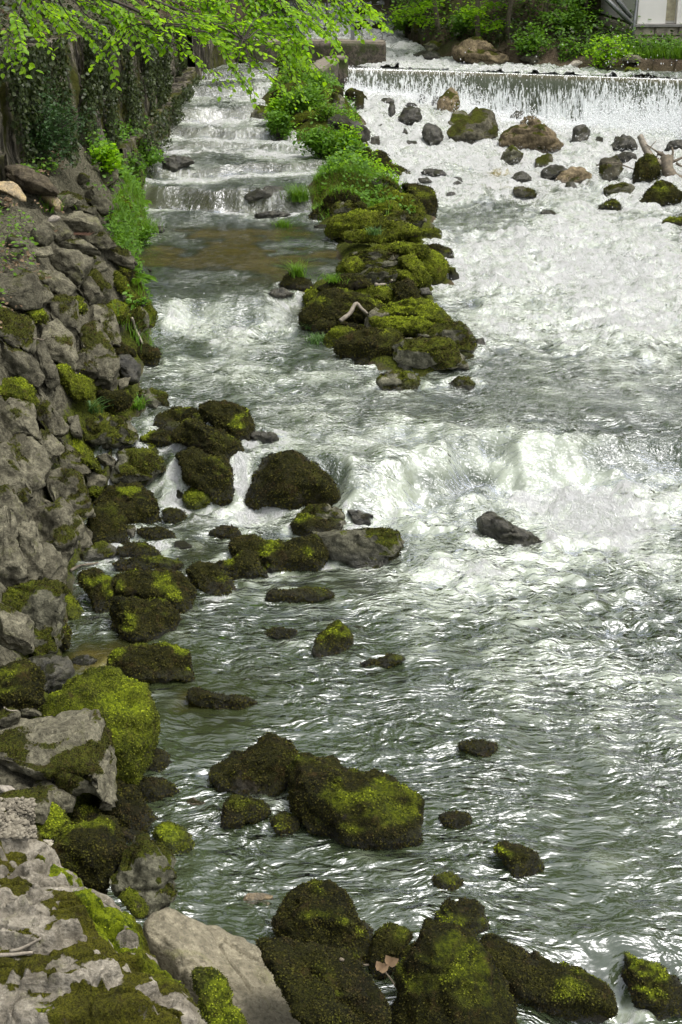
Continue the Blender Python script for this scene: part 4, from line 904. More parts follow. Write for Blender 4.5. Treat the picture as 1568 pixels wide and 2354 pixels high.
# the pale slab: one flat tilted face with a broken lower edge
r = [q for q in ROCKS if q['mode'] == '9' and q['kind'] == 's'][0]; kx, x0_, z0_ = -.42, -.35, .50
def on_plane(u, v): q = ray(u, v); d = (z0_ - kx * x0_ - H) / (q[2] - kx * q[0]); return (np.array([0, 0, H]) + q * d)[:2]
Q = np.array([on_plane(u, v) for u, v in r['pts']]); gx, gy = np.arange(Q[:, 0].min() - .2, Q[:, 0].max() + .2, .008), np.arange(Q[:, 1].min() - .2, Q[:, 1].max() + .2, .008); X2, Y2, f2 = grid(gx, gy); p3 = np.stack([X2.ravel(), Y2.ravel(), 0 * X2.ravel()], 1); sh_ = X2.shape
sd = polysd(X2, Y2, Q) + .018 * fbm(p3 * 5, 4, 421).reshape(sh_) + .05
crk = sst(.86, 1, 1 - np.abs(gn(p3 @ np.array([[.8, .6, 0], [-.6, .8, 0], [0, 0, 1]]) * np.array([1.0, 3.4, 1]), 424)) * 4).reshape(sh_)
Z2 = z0_ + kx * (X2 - x0_) + .035 * fbm(p3 * 2.2, 4, 426).reshape(sh_) + .010 * fbm(p3 * 11, 4, 427).reshape(sh_) - .03 * crk - .012 * sst(.1, .4, gn(p3 * 16, 428)).reshape(sh_) - 1.2 * sst(.02, -.06, sd) - .05 * sst(.07, .0, sd)
c2 = np.array([X2.mean(), Y2.mean(), .4]); W2 = np.stack([X2, Y2, Z2], -1).reshape(-1, 3) - c2; kp = sd.ravel()[f2].max(1) > -.075
o = link('slab', mesh_np('slab', W2, f2[kp], True, {'moss': (.35 * sst(.08, .0, sd) * sst(0, .3, fbm(p3 * 3, 3, 429)).reshape(sh_)).ravel(), 'lush_toplit': np.zeros(len(W2)), 'wet': np.zeros(len(W2))}), MAT['s'], loc=tuple(c2))
r.update(obj=o, c=(590, 2220), px=300, nm='slab', asp=1); o['category'] = 'slab'
# ---- labels for the rocks that carry none: look, then the landmark stone they lie beside
LOOK = {'g': 'grey', 'h': 'part mossy grey', 'm': 'dark mossy', 'M': 'green moss covered', 'k': 'dark wet', 't': 'tan', 'y': 'tan', 'w': 'whitish', 's': 'pale', 'b': 'brown'}
HER = [r for r in ROCKS if r['short']]
used = {r['label'] for r in ROCKS if r['label']}
def zone(r):
    return 'rocks of the grey bank' if r['mode'] == 'b' and r['kind'] in 'ghybw' else 'mossy rocks of the spit' if r['mode'] == 'r' else 'rocks below the weir' if r['c'][1] < 480 and r['c'][0] > 850 else 'mossy rocks along the shore'
for r in ROCKS:
    r['obj']['group'] = zone(r)
    if r['label']: r['obj']['label'] = r['label']; continue
    cu, cv = r['c']; hs_ = sorted(HER, key=lambda h: math.hypot(h['c'][0] - cu, h['c'][1] - cv))
    sz = 'large' if r['px'] > 75 else 'medium' if r['px'] > 42 else 'small' if r['px'] > 22 else 'tiny'
    shp = 'wide' if r['asp'] > 1.9 else 'tall' if r['asp'] < .85 else 'squat'
    done = False
    for h in hs_[:6]:
        dx, dy = h['c'][0] - cu, h['c'][1] - cv
        side = ('left of' if dx > 0 else 'right of') if abs(dx) > abs(dy) * 1.2 else ('above' if dy > 0 else 'below')
        for dist in ('beside', 'away'):
            far = math.hypot(dx, dy) > .6 * (h['px'] + r['px'])
            pre = 'just ' if not far else 'farther '
            for tail in ('',):
                for words in (f"{sz} {shp} {LOOK[r['kind']]} {r['nm']} lying {pre}{side} the {h['short']}",):
                    for cut in (' lying', shp + ' ', 'farther ', 'part mossy ', 'just ', 'freshly ', ' shaped'):
                        if len(words.split()) > 15: words = words.replace(cut, '', 1)
                    if words not in used: r['obj']['label'] = words; used.add(words); done = True; break
            if done: break
        if done: break
    if not done: print('NOLABEL', r['kind'], r['c'])
# ---------------------------------------------------------------- plants, walls, wood
bpy.context.view_layer.update(); DG = bpy.context.evaluated_depsgraph_get()
def rhit(u, v, lift=0):
    """first built surface on the line of sight"""
    r = ray(u, v); ok, loc, nr, _, ob, _ = scene.ray_cast(DG, Vector((0, 0, H)), Vector(r))
    return (np.array(loc) + np.array(nr) * lift, np.array(nr)) if ok else (at_z(u, v, 0), np.array([0, 0, 1.]))
def blades(P, Hh, lean, wd=.006, seg=4, az=None):
    n_ = len(P); az = rng.uniform(0, 6.283, n_) if az is None else az; V = []; t = np.linspace(0, 1, seg + 1)
    dx, dy = np.cos(az), np.sin(az)
    for k in range(seg + 1):
        out = lean * t[k] ** 2 * Hh; up = Hh * (t[k] - .35 * (lean * t[k] ** 2)); wk = wd * (1 - t[k] * .92)
        c_ = P + np.stack([dx * out, dy * out, up], 1)
        V += [c_ + np.stack([-dy, dx, dx * 0], 1) * wk[:, None] if hasattr(wk, 'shape') and np.ndim(wk) else c_ + np.stack([-dy, dx, dx * 0], 1) * wk, c_ - np.stack([-dy, dx, dx * 0], 1) * wk]
    V = np.stack(V, 1); f1 = np.array([[2 * k, 2 * k + 1, 2 * k + 3, 2 * k + 2] for k in range(seg)])
    return V.reshape(-1, 3), (f1[None] + (2 * (seg + 1)) * np.arange(n_)[:, None, None]).reshape(-1, 4)
def tube(path, rad, seg=8, rough=0.):
    path = np.array(path, float); rad = np.broadcast_to(rad, (len(path),)) if np.ndim(rad) == 0 else np.array(rad); V = []; f_ = []
    T_ = unit(np.gradient(path, axis=0)); a0 = np.array([0, 0, 1.]) if abs(T_[0][2]) < .9 else np.array([1., 0, 0])
    for k in range(len(path)):
        a0 = unit(a0 - T_[k] * (a0 @ T_[k])); b0 = np.cross(T_[k], a0)
        for j in range(seg):
            th = 6.2832 * j / seg; rr = rad[k] * (1 + rough * (random.random() - .5)); V.append(path[k] + rr * (math.cos(th) * a0 + math.sin(th) * b0))
    for k in range(len(path) - 1):
        for j in range(seg): f_.append([k * seg + j, k * seg + (j + 1) % seg, (k + 1) * seg + (j + 1) % seg, (k + 1) * seg + j])
    c0 = len(V); V.append(path[0]); V.append(path[-1])
    for j in range(seg): f_.append([c0, (j + 1) % seg, j, c0]); f_.append([c0 + 1, (len(path) - 1) * seg + j, (len(path) - 1) * seg + (j + 1) % seg, c0 + 1])
    return np.array(V), f_
def tubes(L, seg=7, rough=0.):
    VV, FF, o_ = [], [], 0
    for p_, r_ in L:
        v_, f_ = tube(p_, r_, seg, rough); VV.append(v_); FF += [[i + o_ for i in q] for q in f_]; o_ += len(v_)
    me = bpy.data.meshes.new('tube'); me.from_pydata([tuple(a) for a in np.concatenate(VV)], [], [q if q[0] != q[3] else q[:3] for q in FF])
    me.polygons.foreach_set('use_smooth', [True] * len(me.polygons)); me.update(); return me
def smooth_path(pts, n_=8, wob=0):
    pts = np.array(pts, float); t = np.linspace(0, len(pts) - 1, n_ * (len(pts) - 1) + 1); i = np.clip(t.astype(int), 0, len(pts) - 2); f_ = t - i
    g = lambda k: pts[np.clip(k, 0, len(pts) - 1)]
    p0, p1, p2, p3 = g(i - 1), g(i), g(i + 1), g(i + 2); f_ = f_[:, None]
    q = .5 * (2 * p1 + (p2 - p0) * f_ + (2 * p0 - 5 * p1 + 4 * p2 - p3) * f_ ** 2 + (-p0 + 3 * p1 - 3 * p2 + p3) * f_ ** 3)
    if wob: q = q + wob * np.stack([fbm(q * 4, 2, 3), fbm(q * 4, 2, 4), fbm(q * 4, 2, 6)], 1)
    return q
def boxes(L, off=(0, 0, 0)):
    V, F_ = [], []
    for x0, x1, y0, y1, z0, z1 in L:
        k = len(V); V += [(x, y, z) for z in (z0, z1) for x, y in ((x0, y0), (x1, y0), (x1, y1), (x0, y1))]
        F_ += [[k + a for a in q] for q in ((0, 3, 2, 1), (4, 5, 6, 7), (0, 1, 5, 4), (1, 2, 6, 5), (2, 3, 7, 6), (3, 0, 4, 7))]
    me = bpy.data.meshes.new('b'); me.from_pydata([tuple(np.array(a) - np.array(off)) for a in V], [], F_); me.update(); return me
MAT['beech'] = leafmat('beech_leaf', (.27, .47, .014), (.12, .26, .010), .62, .45)
MAT['shrub'] = leafmat('shrub_leaf', (.12, .25, .016), (.045, .115, .010), .4)
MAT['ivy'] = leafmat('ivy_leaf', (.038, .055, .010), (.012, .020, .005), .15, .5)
MAT['bramble'] = leafmat('bramble_leaf', (.045, .10, .025), (.018, .045, .012), .25, .5)
MAT['grass'] = leafmat('grass_blade', (.12, .235, .012), (.055, .13, .009), .4)
MAT['sedge'] = leafmat('sedge_blade', (.09, .17, .04), (.05, .11, .03), .3)
MAT['litter'] = leafmat('dead_leaf', (.17, .12, .07), (.07, .045, .025), .1, .8)
MAT['bark'] = simple('dark_bark', (.035, .028, .020), .9, .4, 14, .6)
MAT['gbark'] = simple('grey_bark', (.12, .10, .07), .9, .4, 14, .6)
MAT['wood'] = simple('bleached_wood', (.20, .175, .135), .8, .3, 18, .6)
MAT['owood'] = simple('torn_orange_wood', (.42, .22, .07), .8, .35, 25, .8)
MAT['steel'] = simple('galvanised_steel', (.20, .21, .21), .5, .15, 10, .1, .6)
# ---- old retaining wall on the left, patched with moss and draped with ivy
def oldwall():
    m = NT('old_wall_masonry'); p = m.pos(); st = m.n('Mapping', {'Vector': p, 'Scale': (1, 1.3, .16)}).outputs[0]
    a = m.noise(st, 3.5, 7, .7); b = m.noise(p, 7, 7, .7); d = m.noise(st, 14, 5, .7)
    c = m.mixc(m.ramp(a, .42, .64), (.022, .020, .014), (.15, .135, .105)); c = m.mixc(m.ramp(d, .52, .38), c, (.012, .011, .008))
    c = m.mixc(m.ramp(m.noise(m.n('Mapping', {'Vector': p, 'Scale': (1, 1, .4)}).outputs[0], 1.8, 7, .75), .46, .60), c, m.mixc(b, (.010, .014, .003), (.070, .072, .008)))
    return m.surf(m.n('BsdfPrincipled', {'Base Color': c, 'Roughness': .95, 'Specular IOR Level': .15, 'Normal': m.bump(m.math('ADD', a, b), .9, .07)}).outputs[0])
MAT['wall'] = oldwall()
def vwall(x0, y0, x1, y1, zb, zt, nx=160, nz=60, bat=.12, relief=.10, seed=0):
    L = math.hypot(x1 - x0, y1 - y0); t = np.linspace(0, 1, nx); h = np.linspace(0, 1, nz); T_, H_ = np.meshgrid(t, h)
    nx_, ny_ = (y1 - y0) / L, -(x1 - x0) / L
    zb_ = np.interp(T_, *zb); zt_ = np.interp(T_, *zt) + .10 * n2(T_ * L, T_ * 0, 2, 1, 3, seed)
    Zz = zb_ + (zt_ - zb_) * H_
    r_ = relief * (n2(T_ * L, Zz, .9, .9, 4, seed + 1) + .5 * n2(T_ * L, Zz, 5, 2.0, 4, seed + 2)) + bat * (1 - H_)
    Xx = x0 + (x1 - x0) * T_ + nx_ * r_; Yy = y0 + (y1 - y0) * T_ + ny_ * r_
    i = np.arange(nx * nz).reshape(nz, nx); f_ = np.stack([i[:-1, :-1], i[:-1, 1:], i[1:, 1:], i[1:, :-1]], -1).reshape(-1, 4)
    V = np.stack([Xx, Yy, Zz], -1).reshape(-1, 3)
    # coping and back, so that the wall has its own thickness
    k = len(V); tp = np.stack([Xx[-1] - nx_ * .5, Yy[-1] - ny_ * .5, Zz[-1] - .02], 1); bt = tp.copy(); bt[:, 2] -= 2.5; V = np.concatenate([V, tp, bt])
    a = i[-1]; b = k + np.arange(nx); c_ = b + nx
    f_ = np.concatenate([f_, np.stack([a[:-1], a[1:], b[1:], b[:-1]], 1), np.stack([b[:-1], b[1:], c_[1:], c_[:-1]], 1)])
    e0 = np.concatenate([[i[0, 0]], i[:, 0]]); 
    return V, f_
V, f_ = vwall(-4.62, 19.0, -4.5, 41.6, ([0, .5, 1], [1.4, .3, 1.2]), ([0, .3, .75, 1], [4.0, 3.9, 3.5, 3.1]), 420, 90, .14, .12, 100)
me1 = mesh_np('retaining_wall', V, f_); link('retaining_wall', me1, MAT['wall'], label='long dark retaining wall streaked with moss, along the left side of the side channel', cat='wall')
V, f_ = vwall(-4.15, 41.5, -2.75, 47.5, ([0, 1], [1.5, 1.6]), ([0, 1], [3.2, 2.9]), 140, 50, .1, .10, 130)
link('wall_return', mesh_np('wall_return', V, f_), MAT['wall'], label='set back length of old wall behind hanging leaves, at the head of the side channel', cat='wall')
V, f_ = vwall(-4.15, 27.5, -4.02, 41.3, ([0, 1], [.2, 1.2]), ([0, .5, 1], [1.75, 1.6, 2.1]), 240, 40, .14, .10, 150)
link('wall_footing', mesh_np('wall_footing', V, f_), MAT['wall'], label='low stepped footing at the base of the long retaining wall, wet and mossy', cat='wall')
V, f_ = vwall(-5.3, 18.6, -4.35, 18.75, ([0, 1], [1.5, 1.5]), ([0, 1], [3.1, 2.9]), 40, 40, .05, .08, 170)
link('stone_pier', mesh_np('stone_pier', V, f_), MAT['wall'], label='ruined stone pier at the near end of the long retaining wall', cat='pier')
def scatter_surface(fn, n_):
    return fn(n_)
def leafobj(name, P, D, N, S, mat, label, cat, wid=1., kind=None, group=None, parent=None):
    o_ = P.mean(0); V, f_ = leaves(P - o_, D, N, S, wid); me = mesh_np(name, V, f_, True); return link(name, me, mat, parent, label, cat, group, kind, tuple(o_))
# ivy hanging down the wall
def ivy_pts(n_, y0, y1, zlo, zhi, xf, seed, thr):
    y = rng.uniform(y0, y1, n_); z = zlo(y) + (zhi(y) - zlo(y)) * rng.uniform(0, 1, n_) ** .8
    q = n2(y, z, 1.1, .35, 4, seed) + .25 * n2(y, z, 5, 1.2, 3, seed + 1); k = q > thr; y, z = y[k], z[k]
    return np.stack([xf(y) + rng.uniform(.02, .22, len(y)), y, z], 1)
P = np.concatenate([ivy_pts(52000, 19, 41.5, lambda y: np.interp(y, [19, 25, 33, 41], [2.0, 2.0, 1.3, 1.9]), lambda y: np.interp(y, [19, 30, 41], [4.1, 3.95, 3.2]), lambda y: -4.5 + 0 * y, 201, .13),
                    ivy_pts(9000, 28, 41.2, lambda y: .7 + 0 * y, lambda y: 2.0 + 0 * y, lambda y: -4.05 + 0 * y, 205, .05)])
n_ = len(P); D = rng.normal(size=(n_, 3)) * .5 + [.1, 0, -.8]; N = rng.normal(size=(n_, 3)) * .45 + [1, -.3, .3]
leafobj('ivy', P, D, N, rng.uniform(.035, .085, n_), MAT['ivy'], 'dark ivy hanging over the long retaining wall', 'ivy', 1.3, 'stuff')
def on_ground(x, y): return ground(x, y)
def undergrowth(name, x0, x1, y0, y1, n_, seed, thr, size, mat, label, cat, hgt=.35, mask=None, wid=1.):
    x = rng.uniform(x0, x1, n_); y = rng.uniform(y0, y1, n_); q = n2(x, y, .55, .55, 4, seed) + .3 * n2(x, y, 2.5, 2.5, 2, seed + 1); k = q > thr
    if mask is not None: k &= mask(x, y)
    x, y = x[k], y[k]; z = on_ground(x, y) + rng.uniform(0, 1, len(x)) ** 1.6 * hgt * np.clip(q[k] - thr + .25, .2, 1) * 1.6
    P = np.stack([x, y, z], 1); n_ = len(P); D = rng.normal(size=(n_, 3)) * [.8, .8, .35]; N = rng.normal(size=(n_, 3)) * .45 + [.35, -.35, 1]
    return leafobj(name, P, D, N, rng.uniform(*size, n_), mat, label, cat, wid, 'stuff')
hillm = lambda x, y: (x < np.interp(y, [41, 42, 46.5, 60], [-4.75, -4.4, -3.3, -3.2])) & (y > 17.5)
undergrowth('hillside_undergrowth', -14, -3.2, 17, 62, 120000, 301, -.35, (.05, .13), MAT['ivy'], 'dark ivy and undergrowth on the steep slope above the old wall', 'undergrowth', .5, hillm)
undergrowth('slope_saplings_leaves', -13, -3.2, 20, 60, 16000, 311, .05, (.06, .13), MAT['shrub'], 'patches of brighter leaves on the steep slope above the old wall', 'undergrowth', .9, hillm)
undergrowth('leaf_litter', -8, -2.6, 10, 30, 26000, 321, -.1, (.03, .07), MAT['litter'], 'brown fallen leaves lying on the bank above the grey rocks', 'fallen leaves', .03, lambda x, y: (leftx(y) - x > 1.15) & (on_ground(x, y) > 1.2))
undergrowth('bank_weeds', -7, -2.9, 11.5, 24, 9000, 331, .08, (.03, .07), MAT['grass'], 'light green weeds growing among leaves on the left bank crest', 'weeds', .22, lambda x, y: (leftx(y) - x > 1.2) & (on_ground(x, y) > 1.3))
undergrowth('wall_foot_plants', -4.6, -2.5, 17.5, 34, 22000, 341, .0, (.04, .085), MAT['shrub'], 'leafy green plants along the foot of the bank beside the side channel', 'plants', .32, lambda x, y: (leftx(y) - x > -.02) & (leftx(y) - x < np.interp(y, [17, 20, 25, 34], [.25, .5, 1.0, .7])))
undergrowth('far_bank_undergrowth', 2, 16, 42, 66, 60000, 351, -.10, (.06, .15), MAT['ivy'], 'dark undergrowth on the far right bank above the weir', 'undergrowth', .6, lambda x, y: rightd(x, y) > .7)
undergrowth('far_bank_green', 2, 16, 42, 60, 40000, 361, -.02, (.07, .15), MAT['shrub'], 'brighter leaves scattered over the far right bank', 'undergrowth', 1.0, lambda x, y: rightd(x, y) > 1.0)
undergrowth('nettle_bed', 6.6, 14, 42, 47, 26000, 371, -.6, (.06, .12), MAT['shrub'], 'bed of bright nettles in front of the house wall', 'nettles', .40, lambda x, y: (rightd(x, y) > .5) & (y < 45.6))
undergrowth('spit_plants', -1.9, 1.4, 27.0, 44, 26000, 381, .02, (.05, .10), MAT['shrub'], 'mixed low green plants covering the upper part of the spit', 'plants', .30, lambda x, y: (island(x, y) > .12))
undergrowth('spit_plants_pale', -1.9, 1.2, 28.5, 44, 9000, 391, .16, (.05, .09), MAT['beech'], 'pale fresh green plants scattered on the upper part of the spit', 'plants', .35, lambda x, y: (island(x, y) > .12))
# ---- shrubs
def shrub(u, v, rad, hgt, n_, ls, mat, name, label, cat='shrub', group=None, ncl=14, base=None, wid=1., lean=(0, 0)):
    b = rhit(u, v)[0] if base is None else np.array(base); rt = empty(name, tuple(b), label=label, cat=cat, group=group)
    cl = []; 
    for k in range(ncl):
        th = rng.uniform(0, 6.283); rr = rad * math.sqrt(rng.uniform(0, 1)) * .85; cl.append([rr * math.cos(th) + lean[0], rr * math.sin(th) + lean[1], hgt * rng.uniform(.3, 1) * (1 - .35 * (rr / rad) ** 2)])
    cl = np.array(cl); c_ = cl[rng.integers(0, ncl, n_)]; t = rng.uniform(.35, 1.0, n_)[:, None] ** .6
    P = c_ * t + rng.normal(size=(n_, 3)) * rad * .17; P[:, 2] = np.abs(P[:, 2])
    D = unit(c_) * .4 + rng.normal(size=(n_, 3)) * [.8, .8, .4] + [0, 0, -.15]; N = rng.normal(size=(n_, 3)) * .4 + [0, -.15, 1]
    V, f_ = leaves(P, D, N, rng.uniform(.6, 1.2, n_) * ls, wid); link('foliage', mesh_np('foliage', V, f_), mat, rt)
    link('stems', tubes([(smooth_path([[0, 0, -.05], q * [.45, .45, .6], q], 4), np.linspace(.012, .004, 9)) for q in cl], 5), MAT['bark'], rt); return rt
SG = 'shrubs growing on the green spit'
shrub(640, 320, .38, .62, 1500, .085, MAT['shrub'], 'shrub', 'dense round shrub overhanging the side channel beside the rusty capped boulder', group=SG)
shrub(735, 362, .55, .6, 2200, .085, MAT['shrub'], 'shrub', 'broad leafy shrub in the middle of the spit above the grass', group=SG, ncl=22)
shrub(700, 250, .6, .5, 2000, .085, MAT['shrub'], 'shrub', 'spreading shrub below the concrete wall at the head of the spit', group=SG, ncl=22)
shrub(650, 275, .40, .55, 900, .09, MAT['beech'], 'shrub', 'small light green shrub between the head shrub and the channel', group=SG)
shrub(720, 205, .5, .4, 1500, .08, MAT['shrub'], 'shrub', 'low shrub against the end of the short slab wall', group=SG, ncl=18)
shrub(790, 345, .35, .6, 600, .07, MAT['beech'], 'shrub', 'thin yellowish shrub on the rapids side of the spit', group=SG)
shrub(750, 275, .35, .4, 600, .07, MAT['grass'], 'shrub', 'small grassy shrub on the rapids side of the head shrub', group=SG)
BG = 'shrubs on the left bank'
shrub(80, 385, .85, 1.15, 4200, .055, MAT['bramble'], 'bramble', 'dusky bramble bush at the top of the bank, above the brown slumped boulder', 'bramble', BG, 34)
shrub(20, 330, .7, 1.2, 2200, .055, MAT['bramble'], 'bramble', 'dusky bramble bush against the left edge, higher than the other', 'bramble', BG, 26)
shrub(235, 395, .35, .5, 420, .10, MAT['beech'], 'sapling', 'light green broad leaved sapling at the foot of the old wall', 'sapling', BG)
shrub(330, 375, .5, .45, 900, .075, MAT['shrub'], 'bush', 'low green bush over the water where the bank meets the old wall', 'bush', BG)
shrub(300, 390, .4, .35, 700, .07, MAT['shrub'], 'bush', 'low green bush just left of the one over the water', 'bush', BG)
shrub(325, 560, .22, .28, 420, .06, MAT['shrub'], 'broadleaf_plant', 'dark broad leaved plant at the left edge of the olive pool', 'plant', BG)
shrub(285, 500, .25, .25, 350, .055, MAT['grass'], 'broadleaf_plant', 'bright green leaves above the grass on the bank crest', 'plant', BG)
shrub(330, 700, .12, .12, 120, .04, MAT['shrub'], 'creeping_plant', 'pale creeping plant on the mossy rocks at the left of the drop', 'plant', BG)
# ---- grasses
def grassobj(name, P, hh, lean, mat, label, cat, wd=.006, kind=None, group=None):
    o_ = P.mean(0); V, f_ = blades(P - o_, hh, lean, wd); return link(name, mesh_np(name, V, f_), mat, None, label, cat, group, kind, tuple(o_))
x = rng.uniform(-1.6, 1.6, 20000); y = rng.uniform(24, 33.5, 20000); uv = np.array([project((a, b, 1.3)) for a, b in zip(x, y)])
k = (((uv[:, 0] - 800) / 105) ** 2 + ((uv[:, 1] - 390) / 60) ** 2 + .8 * n2(x, y, 1.5, 1.5, 3, 401) < 1) & (island(x, y) > .0); x, y = x[k], y[k]
gz = np.array([(lambda h_: h_[1][2] if h_[0] else 0)(scene.ray_cast(DG, Vector((a, b, 6)), Vector((0, 0, -1)))) for a, b in zip(x, y)])
grassobj('grass', np.stack([x, y, gz - .02], 1), rng.uniform(.08, .24, len(x)), rng.uniform(.2, 1.6, len(x)), MAT['grass'], 'bright green grass growing on the crown of the stone spit', 'grass', .008, 'stuff')
x = rng.uniform(-4, -2.4, 9000); y = rng.uniform(17.5, 29, 9000); dl = leftx(y) - x; k = (dl > 0) & (dl < .45) & (n2(x, y, 1.2, .6, 3, 411) > -.02); x, y = x[k], y[k]
grassobj('grass', np.stack([x, y, ground(x, y)], 1), rng.uniform(.15, .34, len(x)), rng.uniform(.3, 1.2, len(x)), MAT['grass'], 'fringe of bright grass along the water edge of the left bank', 'grass', .007, 'stuff')
x = rng.uniform(6.5, 14, 9000); y = rng.uniform(42.4, 44.5, 9000); k = rightd(x, y) > .2; x, y = x[k], y[k]
grassobj('grass', np.stack([x, y, ground(x, y)], 1), rng.uniform(.2, .5, len(x)), rng.uniform(.3, 1.0, len(x)), MAT['grass'], 'tall grass on the far bank at the right edge below the house', 'grass', .012, 'stuff')
def tuft(u, v, n_, h, r_, label, mat='sedge', wd=.007, lean=(.4, 1.3)):
    b, _ = rhit(u, v); P = b + np.stack([rng.normal(0, r_, n_), rng.normal(0, r_, n_), np.full(n_, -.02)], 1)
    grassobj('grass_tuft', P, rng.uniform(.6, 1, n_) * h, rng.uniform(*lean, n_), MAT[mat], label, 'grass tuft', wd, None, 'grass tufts')
tuft(685, 458, 420, .42, .10, 'big dark tuft of grass standing in the side channel near the lowest step', 'grass')
tuft(648, 520, 160, .22, .07, 'small tuft of grass standing in the side channel below the lowest step', 'grass')
tuft(683, 632, 110, .34, .05, 'sparse upright tuft on top of the rock between pool and spit', 'grass')
tuft(728, 782, 160, .16, .07, 'pale low tuft of grass at the waterline of the spit below the black hollow boulder')
tuft(712, 752, 60, .16, .03, 'thin tuft of grass on the channel side of the spit, above the pale low tuft')
tuft(210, 945, 46, .26, .035, 'tuft of broad blue green blades among the mossy bank rocks, left of another tuft', 'sedge', .013, (.5, 1.3))
tuft(320, 935, 46, .22, .035, 'tuft of arching green blades among the mossy rocks, right of the blue green tuft', 'grass', .011, (.5, 1.3))
tuft(858, 535, 120, .16, .06, 'low tuft of fine grass on the channel edge of the spit beside green rocks')
tuft(770, 640, 200, .12, .10, 'short grass on the grassy green cushion rock halfway along the spit', 'grass')
tuft(110, 480, 70, .30, .10, 'tall thin grass growing beside the two split tan blocks', 'grass', .009)
tuft(330, 530, 260, .34, .12, 'hanging clump of bright grass over the olive pool at the left bank', 'grass', .007)
# ---- ferns
def fern(u, v, n_, L, label):
    b, _ = rhit(u, v); rt = empty('fern', tuple(b), label=label, cat='fern', group='ferns'); 
    for k in range(n_):
        az = 6.283 * k / n_ + rng.uniform(-.3, .3); l_ = L * rng.uniform(.7, 1); t = np.linspace(.12, 1, 18)
        pt = np.stack([np.cos(az) * l_ * t, np.sin(az) * l_ * t, l_ * (.75 * t - .75 * t ** 2.2)], 1); sd_ = np.array([-math.sin(az), math.cos(az), 0])
        P = np.repeat(pt, 2, 0); sg = np.tile([1, -1], 18)[:, None]; D = sg * sd_ + unit(np.gradient(pt, axis=0)).repeat(2, 0) * .5; S = np.repeat(l_ * .30 * np.sin(np.clip(t * 3.0, 0, 3.0)) + .01, 2)
        V, f_ = leaves(P, D, np.tile([0, 0, 1.], (36, 1)) + sg * 0, S, .45); link('frond', mesh_np('frond', V, f_), MAT['grass'], rt)
fern(318, 645, 7, .32, 'light green fern hanging over the water edge below the waterside nose rock')
fern(300, 290, 8, .55, 'fern on the mossy base of the old wall, near the top')
fern(60, 80, 8, .6, 'fern on the dark slope in the top left corner')
fern(320, 470, 6, .28, 'small fern among the grass at the left edge of the lowest channel step')
# ---- overhanging beech: trunk stands on the left slope outside the frame, boughs reach in
base = np.array([-8.3, 21.5, G1(-8.3, 21.5) - .2]); rt = empty('beech_tree', tuple(base), label='beech tree whose thin boughs of fresh green leaves hang in from the top left', cat='tree')
top = base + [1.0, -.6, 9.5]; tr = smooth_path([base * 0, [.3, -.1, 3.5], top - base], 6)
link('trunk', tubes([(tr, np.linspace(.28, .12, len(tr)))], 12, .08), MAT['gbark'], rt)
SPR = [(250, 10, 20), (330, 22, 19), (360, 5, 19.5), (290, 35, 19.5), (230, 25, 20), (460, 40, 20), (130, 40, 20.5), (80, 50, 19.5), (500, 30, 20.5), (550, 70, 21), (600, 95, 21), (395, 45, 19), (445, 70, 19), (210, 45, 21), (150, 25, 21), (60, 20, 20), (40, 60, 18), (20, 100, 18), (480, 20, 20), (520, 55, 20), (555, 95, 20), (600, 40, 20.5), (620, 80, 20.5), (560, 15, 21), (650, 20, 21), (670, 70, 21), (700, 40, 21.5), 
       (580, 130, 21), (520, 125, 20), (470, 150, 19.5), (545, 165, 20), (600, 160, 20.5), (660, 150, 21.5), (700, 120, 22), (760, 60, 22.5), (790, 35, 23), (745, 15, 23), (700, 5, 22), (850, 30, 24), (840, 5, 24),
       (430, 20, 20), (380, 5, 20), (300, 60, 19), (260, 80, 19), (455, 10, 20), (505, 8, 20.5), (540, 40, 20.5), (585, 15, 21), (625, 5, 21), (660, 45, 21), (685, 25, 21.5), (720, 55, 22), (735, 30, 22), (805, 15, 23), (830, 45, 23.5), (570, 60, 20.8), (610, 62, 21), (645, 85, 21.5), (480, 55, 20), (420, 42, 19.5), (540, 75, 20.5), (590, 65, 20.5), (635, 55, 21), (500, 90, 19.5), (350, 75, 19), (410, 100, 19), (610, 10, 21), (780, 5, 23), (100, 15, 19), (170, 55, 20)]
tw, LP, LD, LN, LS = [], [], [], [], []
orig = [np.array([-6.5, 20.5, 5.6]), np.array([-6.8, 20.8, 7.2]), np.array([-7, 20.9, 9])]
hubs = [at_depth(280, -60, 19.5), at_depth(480, -120, 20.5), at_depth(620, -40, 21), at_depth(740, -80, 22.5), at_depth(380, 60, 19), at_depth(80, -60, 19.5), at_depth(560, 90, 20)]
trk = base + tr[-6]
for hb, o_ in zip(hubs, [orig[1], orig[2], orig[1], orig[2], orig[0], orig[0], orig[0]]):
    pth = smooth_path([base + tr[np.argmin(np.abs((base + tr)[:, 2] - o_[2]))], (o_ + hb) / 2 + [0, 0, .35], hb], 6, .05); tw.append((pth, np.linspace(.05, .014, len(pth))))
